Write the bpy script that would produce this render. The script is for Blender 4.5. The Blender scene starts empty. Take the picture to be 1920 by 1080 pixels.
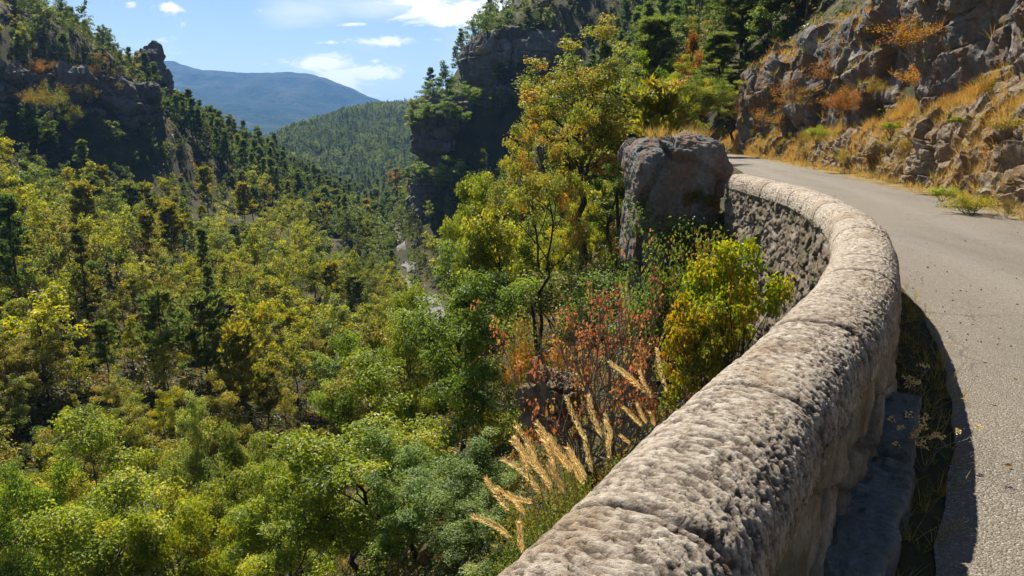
import bpy, math, random
import numpy as np
from mathutils import Vector, Matrix

R = math.radians
SC = bpy.context.scene
COL = SC.collection

# ------------------------------------------------------------------ camera, sky, sun, exposure
F_PX, PITCH, CAM_Z = 1387.0, R(12.2), 1.6            # focal length in photograph pixels, tilt, eye height above the road
cam_d = bpy.data.cameras.new('camera'); cam = bpy.data.objects.new('camera', cam_d); COL.objects.link(cam)
cam_d.sensor_width = 36.0; cam_d.lens = 36.0 * F_PX / 1920.0
cam_d.clip_start = 0.05; cam_d.clip_end = 20000
cam.location = (0, 0, CAM_Z); cam.rotation_euler = (R(90) - PITCH, 0, 0)
SC.camera = cam

SUN_AZ, SUN_EL = R(-24), R(52)                         # azimuth from +Y, negative = to the left
sd = bpy.data.lights.new('sun', 'SUN'); sun = bpy.data.objects.new('sun', sd); COL.objects.link(sun)
sd.energy = 5.0; sd.angle = R(0.5); sd.color = (1.0, 0.95, 0.85)
tosun = Vector((math.sin(SUN_AZ) * math.cos(SUN_EL), math.cos(SUN_AZ) * math.cos(SUN_EL), math.sin(SUN_EL)))
sun.rotation_euler = tosun.to_track_quat('Z', 'Y').to_euler()
SKY_STRENGTH, EXPOSURE = 0.052, 1.0
SC.view_settings.view_transform = 'Standard'; SC.view_settings.look = 'None'
SC.view_settings.exposure = EXPOSURE; SC.view_settings.gamma = 1.0
SC.render.engine = 'CYCLES'
try:
    SC.cycles.use_denoising = True; SC.cycles.denoiser = 'OPENIMAGEDENOISE'; SC.cycles.denoising_input_passes = 'RGB_ALBEDO_NORMAL'
    SC.cycles.max_bounces = 6; SC.cycles.diffuse_bounces = 2; SC.cycles.glossy_bounces = 2
    SC.cycles.transmission_bounces = 4; SC.cycles.transparent_max_bounces = 4; SC.cycles.volume_bounces = 0
    SC.cycles.use_adaptive_sampling = True; SC.cycles.adaptive_threshold = 0.02
except Exception:
    pass

def ray(u, v):
    a, b = (u - 960) / F_PX, (540 - v) / F_PX
    return Vector((a, math.cos(PITCH) + b * math.sin(PITCH), -math.sin(PITCH) + b * math.cos(PITCH)))
def at(u, v, y):
    d = ray(u, v); return Vector((0, 0, CAM_Z)) + d * (y / d.y)
def proj(x, y, z):
    z = z - CAM_Z
    dep = y * math.cos(PITCH) - z * math.sin(PITCH); up = y * math.sin(PITCH) + z * math.cos(PITCH)
    if dep < 0.1: return (-9999, -9999, dep)
    return (960 + F_PX * x / dep, 540 - F_PX * up / dep, dep)

# ------------------------------------------------------------------ node helpers
class NT:
    def __init__(s, tree): s.t = tree; s.n = tree.nodes; s.l = tree.links
    def new(s, typ, **kw):
        n = s.n.new(typ)
        for k, v in kw.items(): setattr(n, k, v)
        return n
    def link(s, a, b): s.l.new(a, b)
    def put(s, sock, val):
        if isinstance(val, bpy.types.NodeSocket): s.l.new(val, sock)
        else: sock.default_value = val
    def math(s, op, a, b=0.0, c=None, clamp=False):
        n = s.new('ShaderNodeMath', operation=op, use_clamp=clamp)
        s.put(n.inputs[0], a); s.put(n.inputs[1], b)
        if c is not None: s.put(n.inputs[2], c)
        return n.outputs[0]
    def mix(s, f, a, b, blend='MIX'):
        n = s.new('ShaderNodeMix', data_type='RGBA', blend_type=blend)
        s.put(n.inputs[0], f)
        s.put(n.inputs[6], a if isinstance(a, bpy.types.NodeSocket) else (*a, 1)); s.put(n.inputs[7], b if isinstance(b, bpy.types.NodeSocket) else (*b, 1))
        return n.outputs[2]
    def noise(s, vec, scale, detail=4, rough=0.6, dist=0.0):
        n = s.new('ShaderNodeTexNoise'); s.put(n.inputs['Vector'], vec)
        n.inputs['Scale'].default_value = scale; n.inputs['Detail'].default_value = detail
        n.inputs['Roughness'].default_value = rough; n.inputs['Distortion'].default_value = dist
        return n.outputs['Fac']
    def voro(s, vec, scale, feature='F1', out='Distance'):
        n = s.new('ShaderNodeTexVoronoi', feature=feature); s.put(n.inputs['Vector'], vec)
        n.inputs['Scale'].default_value = scale
        return n.outputs[out]
    def ramp(s, fac, stops):
        n = s.new('ShaderNodeValToRGB'); s.put(n.inputs[0], fac); e = n.color_ramp.elements
        while len(e) < len(stops): e.new(0.5)
        for k, (p, c) in enumerate(stops):
            e[k].position = p; e[k].color = (*c, 1) if not isinstance(c, float) else (c, c, c, 1)
        return n.outputs[0]
    def mapping(s, vec, scale):
        n = s.new('ShaderNodeMapping'); s.put(n.inputs['Vector'], vec); n.inputs['Scale'].default_value = scale
        return n.outputs[0]
    def bump(s, h, strength, dist):
        n = s.new('ShaderNodeBump'); s.put(n.inputs['Height'], h)
        n.inputs['Strength'].default_value = strength; n.inputs['Distance'].default_value = dist
        return n.outputs[0]

def material(name):
    m = bpy.data.materials.new(name); m.use_nodes = True
    nt = NT(m.node_tree); nt.n.clear()
    out = nt.new('ShaderNodeOutputMaterial'); p = nt.new('ShaderNodeBsdfPrincipled')
    nt.link(p.outputs[0], out.inputs[0])
    p.inputs['Roughness'].default_value = 0.85; p.inputs['Specular IOR Level'].default_value = 0.2
    return m, nt, p, out
def objco(nt): return nt.new('ShaderNodeTexCoord').outputs['Object']
def attr(nt, name): return nt.new('ShaderNodeAttribute', attribute_name=name).outputs['Fac']

# ------------------------------------------------------------------ sky with clouds
W = bpy.data.worlds.new('World'); SC.world = W; W.use_nodes = True
nt = NT(W.node_tree); nt.n.clear()
wo = nt.new('ShaderNodeOutputWorld'); bg = nt.new('ShaderNodeBackground'); nt.link(bg.outputs[0], wo.inputs[0])
sky = nt.new('ShaderNodeTexSky', sky_type='NISHITA'); sky.sun_disc = False
sky.sun_elevation = SUN_EL; sky.sun_rotation = SUN_AZ; sky.air_density = 1.0; sky.dust_density = 0.15; sky.ozone_density = 2.0; sky.altitude = 600
dirv = nt.new('ShaderNodeTexCoord').outputs['Generated']
sep = nt.new('ShaderNodeSeparateXYZ'); nt.link(dirv, sep.inputs[0])
yy = nt.math('MAXIMUM', sep.outputs[1], 0.02)
CX = nt.math('DIVIDE', sep.outputs[0], yy); CZ = nt.math('DIVIDE', sep.outputs[2], yy)
comb = nt.new('ShaderNodeCombineXYZ'); nt.link(CX, comb.inputs[0]); nt.link(CZ, comb.inputs[1])
cn = nt.noise(nt.mapping(comb.outputs[0], (20, 46, 1)), 1.0, 8, 0.66, 0.5)
cn2 = nt.noise(nt.mapping(comb.outputs[0], (5, 16, 1)), 1.0, 5, 0.6, 0.3)
def cloudbank(lst):
    tot = None
    for (u, v, su, sv, amp, tilt) in lst:
        d = ray(u, v); x0, z0 = d.x / d.y, d.z / d.y
        sx, sz = su / F_PX, sv / F_PX
        dx = nt.math('SUBTRACT', CX, x0)
        dz = nt.math('SUBTRACT', nt.math('SUBTRACT', CZ, z0), nt.math('MULTIPLY', dx, tilt))
        q = nt.math('ADD', nt.math('POWER', nt.math('ABSOLUTE', nt.math('DIVIDE', dx, sx)), 2.0), nt.math('POWER', nt.math('ABSOLUTE', nt.math('DIVIDE', dz, sz)), 2.0))
        g = nt.math('MULTIPLY', nt.math('EXPONENT', nt.math('MULTIPLY', q, -1.0)), amp)
        tot = g if tot is None else nt.math('MAXIMUM', tot, g)
    return tot
puffy = cloudbank([(600, 118, 56, 17, 1.15, .12), (700, 138, 66, 16, 1.15, .10), (640, 150, 75, 16, 1.05, 0), (706, 114, 16, 6, .8, 0), (716, 76, 62, 10, .95, -.05),
                   (820, 74, 30, 5, .6, 0), (530, 117, 20, 6, .6, 0), (316, 13, 28, 9, .9, 0), (246, 8, 14, 7, .7, 0), (836, 40, 40, 12, .9, 0),
                   (668, 46, 42, 5, .8, 0), (875, 20, 120, 26, 1.2, 0), (800, 6, 110, 12, 1.0, 0), (604, 80, 50, 4, .6, .02), (700, 180, 26, 8, .7, 0),
                   (300, 76, 26, 6, .45, 0), (500, 120, 10, 4, .4, 0)])
wisp = cloudbank([(560, 25, 90, 28, .7, 0), (780, 10, 160, 26, .8, 0), (850, 90, 60, 40, .4, 0), (700, 95, 150, 30, .35, 0)])
d1 = nt.math('MULTIPLY_ADD', nt.math('SUBTRACT', cn, 0.5), 2.6, puffy)
d1 = nt.new('ShaderNodeMapRange', interpolation_type='SMOOTHSTEP').outputs[0] if False else nt.math('MULTIPLY', nt.math('SUBTRACT', d1, 0.36), 2.2, clamp=True)
d2 = nt.math('MULTIPLY', nt.math('SUBTRACT', nt.math('MULTIPLY_ADD', nt.math('SUBTRACT', cn2, 0.5), 1.6, wisp), 0.2), 0.8, clamp=True)
dens = nt.math('MAXIMUM', d1, d2)
skyc = nt.new('ShaderNodeVectorMath', operation='SCALE'); nt.link(sky.outputs[0], skyc.inputs[0]); skyc.inputs['Scale'].default_value = 1.0
cl = 1.25 / (2 ** EXPOSURE) / SKY_STRENGTH
fin = nt.mix(dens, skyc.outputs[0], (cl, cl, cl * 1.0))
nt.link(fin, bg.inputs[0]); bg.inputs[1].default_value = SKY_STRENGTH

# ------------------------------------------------------------------ noise in numpy
_rng = np.random.RandomState(7)
_perm = _rng.permutation(4096).astype(np.int64)
_grad = _rng.normal(size=(4096, 3)); _grad /= np.linalg.norm(_grad, axis=1)[:, None]
_rnd = _rng.rand(4096, 4)
def _hash(i, j, k, s=0):
    return _perm[(_perm[(_perm[(i + s * 31) & 4095] + j) & 4095] + k) & 4095]
def perlin(P, s=0):
    P = np.asarray(P, float); I = np.floor(P).astype(np.int64); f = P - I
    w = f * f * f * (f * (f * 6 - 15) + 10); out = 0
    for dx in (0, 1):
        for dy in (0, 1):
            for dz in (0, 1):
                g = _grad[_hash(I[:, 0] + dx, I[:, 1] + dy, I[:, 2] + dz, s)]
                d = (g * (f - np.array([dx, dy, dz]))).sum(1)
                out = out + d * (w[:, 0] if dx else 1 - w[:, 0]) * (w[:, 1] if dy else 1 - w[:, 1]) * (w[:, 2] if dz else 1 - w[:, 2])
    return out * 1.5
def fbm(P, scale=1.0, octv=4, gain=0.5, s=0, ridge=False):
    P = np.asarray(P, float) * scale; t = 0; a = 1.0; n = 0
    for o in range(octv):
        q = perlin(P, s + o)
        if ridge: q = 1 - 2 * np.abs(q)
        t = t + a * q; n += a; a *= gain; P = P * 2.03 + 11.7
    return t / n
def worley(P, s=0):
    P = np.asarray(P, float); I = np.floor(P).astype(np.int64)
    f1 = np.full(len(P), 9.0); f2 = np.full(len(P), 9.0); idv = np.zeros(len(P)); nr = np.zeros((len(P), 3)); ctr = np.zeros((len(P), 3))
    for dx in (-1, 0, 1):
        for dy in (-1, 0, 1):
            for dz in (-1, 0, 1):
                c = I + np.array([dx, dy, dz]); h = _hash(c[:, 0], c[:, 1], c[:, 2], s)
                q = c + _rnd[h, :3]; d = np.linalg.norm(P - q, axis=1)
                m = d < f1
                f2 = np.where(m, f1, np.minimum(f2, d)); f1 = np.where(m, d, f1); idv = np.where(m, _rnd[h, 3], idv)
                nr[m] = _grad[h][m]; ctr[m] = q[m]
    return f1, f2, idv, nr, ctr
def sstep(a, b, x):
    t = np.clip((x - a) / (b - a), 0, 1); return t * t * (3 - 2 * t)

# ------------------------------------------------------------------ mesh helpers
def mesh(name, V, Q, mats, mi=None, smooth=False, attrs=None):
    V = np.asarray(V, np.float32); Q = np.asarray(Q, np.int32)
    me = bpy.data.meshes.new(name); n = len(Q)
    me.vertices.add(len(V)); me.vertices.foreach_set('co', V.ravel())
    me.loops.add(n * 4); me.loops.foreach_set('vertex_index', Q.ravel())
    me.polygons.add(n); me.polygons.foreach_set('loop_start', np.arange(n, dtype=np.int32) * 4)
    try: me.polygons.foreach_set('loop_total', np.full(n, 4, np.int32))
    except Exception: pass
    if mi is not None: me.polygons.foreach_set('material_index', np.asarray(mi, np.int32))
    me.polygons.foreach_set('use_smooth', np.full(n, smooth, bool))
    for m in (mats if isinstance(mats, (list, tuple)) else [mats]): me.materials.append(m)
    if attrs:
        for k, (dom, arr) in attrs.items():
            at_ = me.attributes.new(k, 'FLOAT', dom); at_.data.foreach_set('value', np.asarray(arr, np.float32))
    me.update(calc_edges=True)
    return me
def obj(name, me, parent=None, loc=None):
    o = bpy.data.objects.new(name, me); COL.objects.link(o)
    if parent is not None: o.parent = parent
    if loc is not None: o.location = loc
    return o
def empty(name, loc=(0, 0, 0), rz=0.0):
    o = bpy.data.objects.new(name, None); COL.objects.link(o); o.empty_display_size = 0.2
    o.location = loc; o.rotation_euler = (0, 0, rz); return o
def tag(o, label=None, cat=None, group=None, kind=None):
    if label: o['label'] = label
    if cat: o['category'] = cat
    if group: o['group'] = group
    if kind: o['kind'] = kind
    return o
def struct(o, label, cat): return tag(o, label, cat, kind='structure')

class MB:                                             # collects quads
    def __init__(s): s.V = []; s.Q = []; s.M = []; s.T = []; s.n = 0
    def add(s, V, Q, m=0, t=0.5):
        V = np.asarray(V, float); Q = np.asarray(Q, np.int64)
        s.V.append(V); s.Q.append(Q + s.n); s.n += len(V)
        s.M.append(np.full(len(Q), m)); s.T.append(np.broadcast_to(np.asarray(t, float), (len(Q),)).copy())
    def tube(s, pts, rad, sides=6, m=0, t=0.5, close=False):
        pts = np.asarray(pts, float); n = len(pts); rad = np.broadcast_to(np.asarray(rad, float), (n,))
        T = np.gradient(pts, axis=0); T /= np.linalg.norm(T, axis=1)[:, None] + 1e-9
        ref = np.array([0.31, 0.95, 0.05]) if abs(T[:, 1].mean()) < 0.8 else np.array([1.0, 0.1, 0.0])
        A = np.cross(T, ref); A /= np.linalg.norm(A, axis=1)[:, None] + 1e-9; B = np.cross(T, A)
        th = np.arange(sides) * 2 * np.pi / sides
        V = pts[:, None, :] + rad[:, None, None] * (np.cos(th)[None, :, None] * A[:, None, :] + np.sin(th)[None, :, None] * B[:, None, :])
        s.add(V.reshape(-1, 3), grid_quads(n, sides, wrap=True), m, t)
    def build(s, name, mats, smooth=False):
        return mesh(name, np.concatenate(s.V), np.concatenate(s.Q), mats, np.concatenate(s.M), smooth, {'tint': ('FACE', np.concatenate(s.T))})
def grid_quads(n, m, wrap=False):
    i = np.arange(n - 1)[:, None]; j = np.arange(m if wrap else m - 1)[None, :]; j2 = (j + 1) % m
    return np.stack([i * m + j, i * m + j2, (i + 1) * m + j2, (i + 1) * m + j], -1).reshape(-1, 4)
def spline(P, step=None, n=None):
    P = np.asarray(P, float); Q = np.vstack([2 * P[0] - P[1], P, 2 * P[-1] - P[-2]]); out = []
    for i in range(1, len(Q) - 2):
        t = np.linspace(0, 1, 40, endpoint=False)[:, None]
        a, b, c, d = Q[i - 1], Q[i], Q[i + 1], Q[i + 2]
        out.append(0.5 * (2 * b + (c - a) * t + (2 * a - 5 * b + 4 * c - d) * t ** 2 + (3 * b - a - 3 * c + d) * t ** 3))
    out.append(P[-1][None]); C = np.vstack(out)
    L = np.concatenate([[0], np.cumsum(np.linalg.norm(np.diff(C, axis=0), axis=1))])
    if n is None: n = max(2, int(L[-1] / step) + 1)
    s = np.linspace(0, L[-1], n)
    return np.stack([np.interp(s, L, C[:, k]) for k in range(P.shape[1])], 1), s
def right_normal(C):
    T = np.gradient(C[:, :2], axis=0); T /= np.linalg.norm(T, axis=1)[:, None]
    return np.stack([T[:, 1], -T[:, 0]], 1)
def sdist(XY, C):                                     # signed distance to a polyline, positive on its right
    XY = np.asarray(XY, float); best = np.full(len(XY), 1e9); sg = np.zeros(len(XY)); par = np.zeros(len(XY))
    L = 0.0
    for i in range(len(C) - 1):
        a, d = C[i], C[i + 1] - C[i]; l2 = (d * d).sum()
        t = np.clip(((XY - a) @ d) / l2, 0, 1); q = XY - (a + t[:, None] * d)
        dd = np.hypot(q[:, 0], q[:, 1]); m = dd < best - 1e-9
        best = np.where(m, dd, best); cr = d[1] * q[:, 0] - d[0] * q[:, 1]
        sg = np.where(m, np.where(cr >= 0, 1, -1), sg); par = np.where(m, L + t * math.sqrt(l2), par); L += math.sqrt(l2)
    return best * sg, par

# ------------------------------------------------------------------ plan lines
WALL = np.array([(-1.55, -1.4), (-0.9, -.45), (-0.32, .47), (.2, 1.33), (.52, 1.86), (.98, 2.59), (1.76, 3.78), (2.41, 5.0), (2.97, 6.22), (3.43, 7.52), (3.83, 9.15), (4.06, 10.9), (4.08, 13.4)])
ROAD_L = np.vstack([WALL, [(4.6, 15), (6.0, 20), (7.8, 27), (9.4, 35), (10.0, 42), (9.6, 50), (7.5, 60), (3, 72)]])
ROAD_R = np.array([(4.5, -6), (6.3, 0), (7.5, 5), (8.4, 9), (9.15, 13.1), (10.0, 17), (11.6, 27), (12.8, 36), (13.6, 43), (13.6, 50), (12, 60), (8, 74)])
ROAD_Lc, _ = spline(ROAD_L, step=0.4); ROAD_Rc, _ = spline(ROAD_R, step=0.4)
STREAM = np.array([(-30, -10), (-22, 12), (-17.5, 34), (-14, 50), (-11.5, 78), (-11, 104), (-20, 140), (-37, 220), (-60, 300), (-100, 420)])
STREAM_Z = np.array([-20.5, -21, -22, -23, -24, -24.5, -26, -28, -30, -33])

CTRL = np.array([
 # valley side below the wall
 (-.9, .9, -.8), (-.1, 1.9, -.45), (.4, 2.8, -.5), (1.1, 4.1, -1.0), (1.7, 5.6, -1.5), (2.3, 7.3, -2.0), (2.7, 9.2, -2.4), (3.0, 11.5, -2.4), (2.2, 13.8, -2.8),
 (-1.6, 2.6, -1.9), (-.6, 4.2, -2.6), (.3, 7, -3.4), (.6, 10, -4), (.5, 14, -4.6), (1.3, 22, -4.6), (2.4, 26, -3.8), (-1.7, 18, -8.4), (-5, 20, -13), (-8, 12, -12.5), (-3, 8, -7.2), (-4, 3, -5.5), (-10, 2, -12),
 (-8, 30, -16.5), (0, 35, -9.5), (6, 45, -6), (-2, 50, -14.5), (5, 70, -8), (0, 100, -16), (8, 100, -5), (5.5, 30, -2.5), (4.2, 18, -2.0),
 # road bench and the hillside right of it
 (5, 5, 0), (4, 0, 0), (6.5, 13, 0), (9, 25, 0), (11, 35, 0), (12, 47, 0), (3, 72, 0), (10, 66, 1), (16, 14, 6), (16, 5, 6), (17, 24, 6.5), (17, 34, 6), (17, 44, 6), (26, 20, 16), (28, 40, 20), (18, 60, 6), (30, 80, 20),
 (13, 100, 2), (21, 120, 13), (40, 120, 30), (60, 160, 48), (45, 60, 36), (80, 100, 60),
 # rock spur that closes the gorge on the right
 (-26, 160, -24), (-10, 150, -14), (-12, 166, 7), (-4, 160, 7.5), (4, 156, 8), (-5, 168, 21), (0, 163, 22), (0, 172, 25), (10, 164, 26), (10, 176, 32), (25, 168, 34), (22, 152, 20), (-2, 190, 30), (-8, 182, 22), (-20, 190, 4), (-10, 210, 20), (-35, 180, -22), (10, 140, 3), (2, 130, -8),
 # left slope, cliff and spur
 (-24, 34, -19.5), (-40, 40, -14), (-60, 50, -7), (-34, 70, -16.8), (-50, 90, -12), (-70, 95, -6), (-74, 115, -5), (-70, 130, -6), (-65, 146, -8.5), (-50, 140, -16), (-50, 200, -21), (-71, 220, -9), (-72, 300, -23), (-68, 165, -3),
 (-96, 105, 12), (-86, 124, 11.5), (-79, 138, 11.0), (-76, 148, 10.0), (-90, 134, 17.5), (-82, 146, 18.5), (-77, 153, 13), (-75, 158, 7), (-110, 130, 32), (-120, 100, 30), (-90, 85, 2), (-95, 170, 16), (-92, 200, 4), (-105, 250, -5), (-140, 180, 36),
 (-20, 50, -20.5), (-22, 100, -21.5), (-20, 75, -21.8), (-30, 150, -22), (-5, 75, -18),
])
_sp, _ = spline(np.column_stack([STREAM, STREAM_Z]), step=12)
CTRL = np.vstack([CTRL, _sp])
_c = 3.0
def _phi(d2): return np.sqrt(d2 + _c * _c)
_n = len(CTRL); _A = _phi(((CTRL[:, None, :2] - CTRL[None, :, :2]) ** 2).sum(-1)) - np.eye(_n) * 0.15
_M = np.zeros((_n + 1, _n + 1)); _M[:_n, :_n] = _A; _M[:_n, _n] = 1; _M[_n, :_n] = 1
_w = np.linalg.solve(_M, np.concatenate([CTRL[:, 2], [0]]))
def tps(XY):
    out = np.zeros(len(XY))
    for i in range(0, len(XY), 20000):
        b = XY[i:i + 20000]; out[i:i + 20000] = _phi(((b[:, None, :] - CTRL[None, :, :2]) ** 2).sum(-1)) @ _w[:_n] + _w[_n]
    return out
def ground(XY, rough=True):
    XY = np.asarray(XY, float).reshape(-1, 2)
    h = tps(XY)
    r = np.hypot(XY[:, 0], XY[:, 1] - 120)
    far = sstep(210, 420, r); h = h * (1 - far) + far * -34
    P = np.column_stack([XY, np.zeros(len(XY))])
    if rough:
        h = h + (fbm(P, 0.07, 4) * 1.6 + fbm(P, 0.5, 3, s=9) * 0.35) * sstep(2, 14, r * 0 + np.hypot(XY[:, 0] - 3, XY[:, 1] - 3)) + fbm(P, 1.3, 3, s=4) * 0.10
    near = np.hypot(XY[:, 0] - 6, XY[:, 1] - 30) < 75
    if near.any():
        q = XY[near]; hn = h[near]
        sl, par = sdist(q, ROAD_Lc[::2]); sr, _ = sdist(q, ROAD_Rc[::2])
        onroad = (sl > 0) & (sr < 0)
        wallp = par < 16.5
        tl = np.where(wallp, sstep(0.05, 0.32, -sl), sstep(0.2, 2.2, -sl)); hl = -0.035 * (1 - tl) + np.minimum(hn, np.where(wallp, -.15, .3)) * tl
        tr = sstep(0.7, 3.5, sr); hr = -0.035 * (1 - tr) + hn * tr
        hb = np.where(onroad, -0.035, np.where(sl <= 0, hl, hr))
        verge = np.minimum(np.abs(sl), np.abs(sr)) < 0.9
        endf = 1 - sstep(62, 74, np.hypot(q[:, 0] - 6, q[:, 1] - 5) * 0 + q[:, 1])
        endf = endf * sstep(-25, -12, q[:, 1])
        h[near] = np.where(onroad | verge | True, hb * endf + hn * (1 - endf), hn)
    return h
def gz(x, y): return float(ground(np.array([[x, y]]))[0])

# ------------------------------------------------------------------ materials
def rock_mat(name, light, dark, warm, bump=1.0, streak=True, scale=1.0, moss=0.25, vein=0.0):
    m, nt, p, o = material(name); co = objco(nt)
    n1 = nt.noise(co, 0.7 * scale, 8, 0.65, 0.3); n2 = nt.noise(nt.mapping(co, (2.2 * scale, 2.2 * scale, .35 * scale)), 1.0, 6, 0.6, 0.4)
    n3 = nt.noise(co, 9 * scale, 6, 0.7)
    c = nt.ramp(n1, [(0.32, dark), (0.62, light)])
    c = nt.mix(nt.ramp(n2, [(0.43, 0.0), (0.58, 0.85)]), c, warm) if streak else c
    if vein:
        mp = nt.new('ShaderNodeMapping'); nt.link(co, mp.inputs[0]); mp.inputs['Rotation'].default_value = (R(35), 0, 0); mp.inputs['Scale'].default_value = (.5, 1.0, .22)
        vn = nt.noise(mp.outputs[0], 1.6, 5, .6, .6); c = nt.mix(nt.ramp(vn, [(.60, 0.0), (.66, vein)]), c, (.46, .43, .38))
    gm = nt.noise(co, 1.3 * scale, 5, 0.65, 0.2)
    c = nt.mix(nt.ramp(gm, [(0.55, 0.0), (0.70, moss)]), c, (.06, .065, .025))
    c = nt.mix(nt.ramp(n3, [(0.35, 0.55), (0.62, 0.0)]), c, (.05, .045, .04))
    nt.link(c, p.inputs['Base Color'])
    h = nt.math('ADD', nt.math('MULTIPLY', n3, 0.5), nt.math('MULTIPLY', nt.noise(co, 30 * scale, 5, .7), 0.25))
    nt.link(nt.bump(h, 0.9 * bump, 0.12 / scale), p.inputs['Normal']); p.inputs['Roughness'].default_value = 0.92
    return m
M_CLIFF_FAR = rock_mat('limestone_far', (.25, .245, .225), (.10, .105, .10), (.19, .135, .085), scale=0.35, moss=.6)
M_CLIFF = rock_mat('limestone_cliff', (.25, .235, .205), (.09, .09, .082), (.23, .135, .08), scale=0.8, vein=.8)
M_BANK = rock_mat('limestone_bank', (.34, .28, .20), (.17, .12, .07), (.27, .155, .06), scale=1.6)
M_BOULDER = rock_mat('limestone_boulder', (.27, .27, .25), (.11, .12, .115), (.25, .15, .10), scale=1.6, vein=.35)
M_RED = rock_mat('reddish_stone', (.42, .27, .20), (.24, .14, .10), (.36, .2, .14), scale=4, moss=0.1)

def wall_mat(name, k):
    m, nt, p, o = material(name); co = objco(nt)
    pit = attr(nt, 'pit'); idc = attr(nt, 'stone')
    n1 = nt.noise(co, 3, 6, .65, .3); n2 = nt.noise(co, 45, 6, .75)
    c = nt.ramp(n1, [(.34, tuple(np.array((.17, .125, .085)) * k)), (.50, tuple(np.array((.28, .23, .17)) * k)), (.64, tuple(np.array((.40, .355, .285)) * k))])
    c = nt.mix(nt.math('MULTIPLY', idc, 0.45), c, (.24, .15, .085))
    c = nt.mix(nt.ramp(nt.noise(co, 1.6, 5, .6), [(.52, 0.0), (.66, .75)]), c, (.10, .105, .05))
    c = nt.mix(nt.math('MULTIPLY', pit, 0.6), c, (.055, .045, .035))
    c = nt.mix(nt.ramp(n2, [(.36, .5), (.55, 0.0)]), c, (.1, .08, .055))
    nt.link(c, p.inputs['Base Color'])
    nt.link(nt.bump(nt.math('ADD', n2, nt.noise(co, 130, 4, .7)), .8, .02), p.inputs['Normal']); p.inputs['Roughness'].default_value = .95
    return m
def coping_mat():
    m, nt, p, o = material('pitted_coping_stone'); co = objco(nt)
    pit = attr(nt, 'pit'); idc = attr(nt, 'stone')
    n1 = nt.noise(co, 2.2, 6, .6, .4); n2 = nt.noise(co, 30, 8, .75); n3 = nt.noise(co, 130, 4, .7)
    c = nt.ramp(n2, [(.34, (.13, .092, .064)), (.46, (.37, .30, .228)), (.60, (.55, .485, .395))])
    c = nt.mix(nt.ramp(n1, [(.52, 0.0), (.68, .62)]), c, (.25, .165, .09))
    c = nt.mix(nt.math('MULTIPLY', idc, .30), c, (.27, .205, .145))
    c = nt.mix(nt.math('MULTIPLY', pit, .90), c, (.060, .042, .032))
    nt.link(c, p.inputs['Base Color'])
    nt.link(nt.bump(nt.math('ADD', nt.math('MULTIPLY', n2, .8), nt.math('MULTIPLY', n3, .5)), 1.0, .016), p.inputs['Normal']); p.inputs['Roughness'].default_value = .95
    return m
M_WALL, M_INNER, M_CAP = wall_mat('rubble_masonry', 1.0), wall_mat('shade_lifted_masonry', 1.55), coping_mat()  # inner face: same masonry, brightened shade put into its paler colour

def asphalt_mat():
    m, nt, p, o = material('worn_asphalt'); co = objco(nt)
    v = nt.voro(co, 110, out='Color'); hs = nt.new('ShaderNodeSeparateColor'); nt.link(v, hs.inputs[0])
    dist = nt.voro(co, 110)
    n = nt.noise(co, 1.1, 6, .6); n2 = nt.noise(co, 240, 3, .7); n4 = nt.noise(nt.mapping(co, (1.4, .16, 1)), 1, 5, .6, .5)
    c = nt.ramp(hs.outputs[0], [(0.0, (.095, .078, .056)), (.45, (.165, .136, .10)), (.88, (.22, .185, .14)), (1.0, (.37, .33, .27))])
    c = nt.mix(nt.ramp(n, [(.35, .0), (.7, .5)]), c, (.185, .152, .112))
    ac = attr(nt, 'across')                            # worn wheel tracks
    tr = nt.math('ADD', nt.math('EXPONENT', nt.math('MULTIPLY', nt.math('POWER', nt.math('DIVIDE', nt.math('SUBTRACT', ac, .30), .07), 2.0), -1.0)), nt.math('EXPONENT', nt.math('MULTIPLY', nt.math('POWER', nt.math('DIVIDE', nt.math('SUBTRACT', ac, .66), .07), 2.0), -1.0)))
    c = nt.mix(nt.math('MULTIPLY', tr, nt.math('MULTIPLY', n4, .7)), c, (.235, .21, .18))
    c = nt.mix(nt.ramp(n4, [(.50, .0), (.66, .45)]), c, (.10, .088, .072))
    wv = nt.new('ShaderNodeVectorMath', operation='MULTIPLY_ADD'); nz_ = nt.new('ShaderNodeTexNoise'); nt.link(co, nz_.inputs['Vector']); nz_.inputs['Scale'].default_value = 2.2; nz_.inputs['Detail'].default_value = 4
    nt.link(nz_.outputs['Color'], wv.inputs[0]); wv.inputs[1].default_value = (.5, .5, 0); nt.link(co, wv.inputs[2])
    ck = nt.voro(wv.outputs[0], .62, 'DISTANCE_TO_EDGE'); ckm = nt.math('MULTIPLY', nt.ramp(ck, [(.003, .55), (.010, .0)]), nt.ramp(nt.noise(co, .45, 2), [(.48, 0.0), (.58, 1.0)]))
    c = nt.mix(ckm, c, (.045, .038, .03))
    nt.link(c, p.inputs['Base Color'])
    nt.link(nt.bump(nt.math('ADD', nt.math('MULTIPLY', dist, -1.0), nt.math('MULTIPLY', n2, .35)), .75, .012), p.inputs['Normal'])
    p.inputs['Roughness'].default_value = .72; p.inputs['Specular IOR Level'].default_value = .35
    return m
M_ROAD = asphalt_mat()
def soil_mat(name, stops, scale=1.0, bump=.6):
    m, nt, p, o = material(name); co = objco(nt)
    n = nt.noise(co, .35 * scale, 8, .68, .3); n2 = nt.noise(co, 6 * scale, 6, .75)
    c = nt.ramp(nt.math('MULTIPLY_ADD', nt.math('SUBTRACT', n2, .5), .5, n), stops); nt.link(c, p.inputs['Base Color'])
    nt.link(nt.bump(n2, bump, .15), p.inputs['Normal']); p.inputs['Roughness'].default_value = .95
    return m
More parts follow.
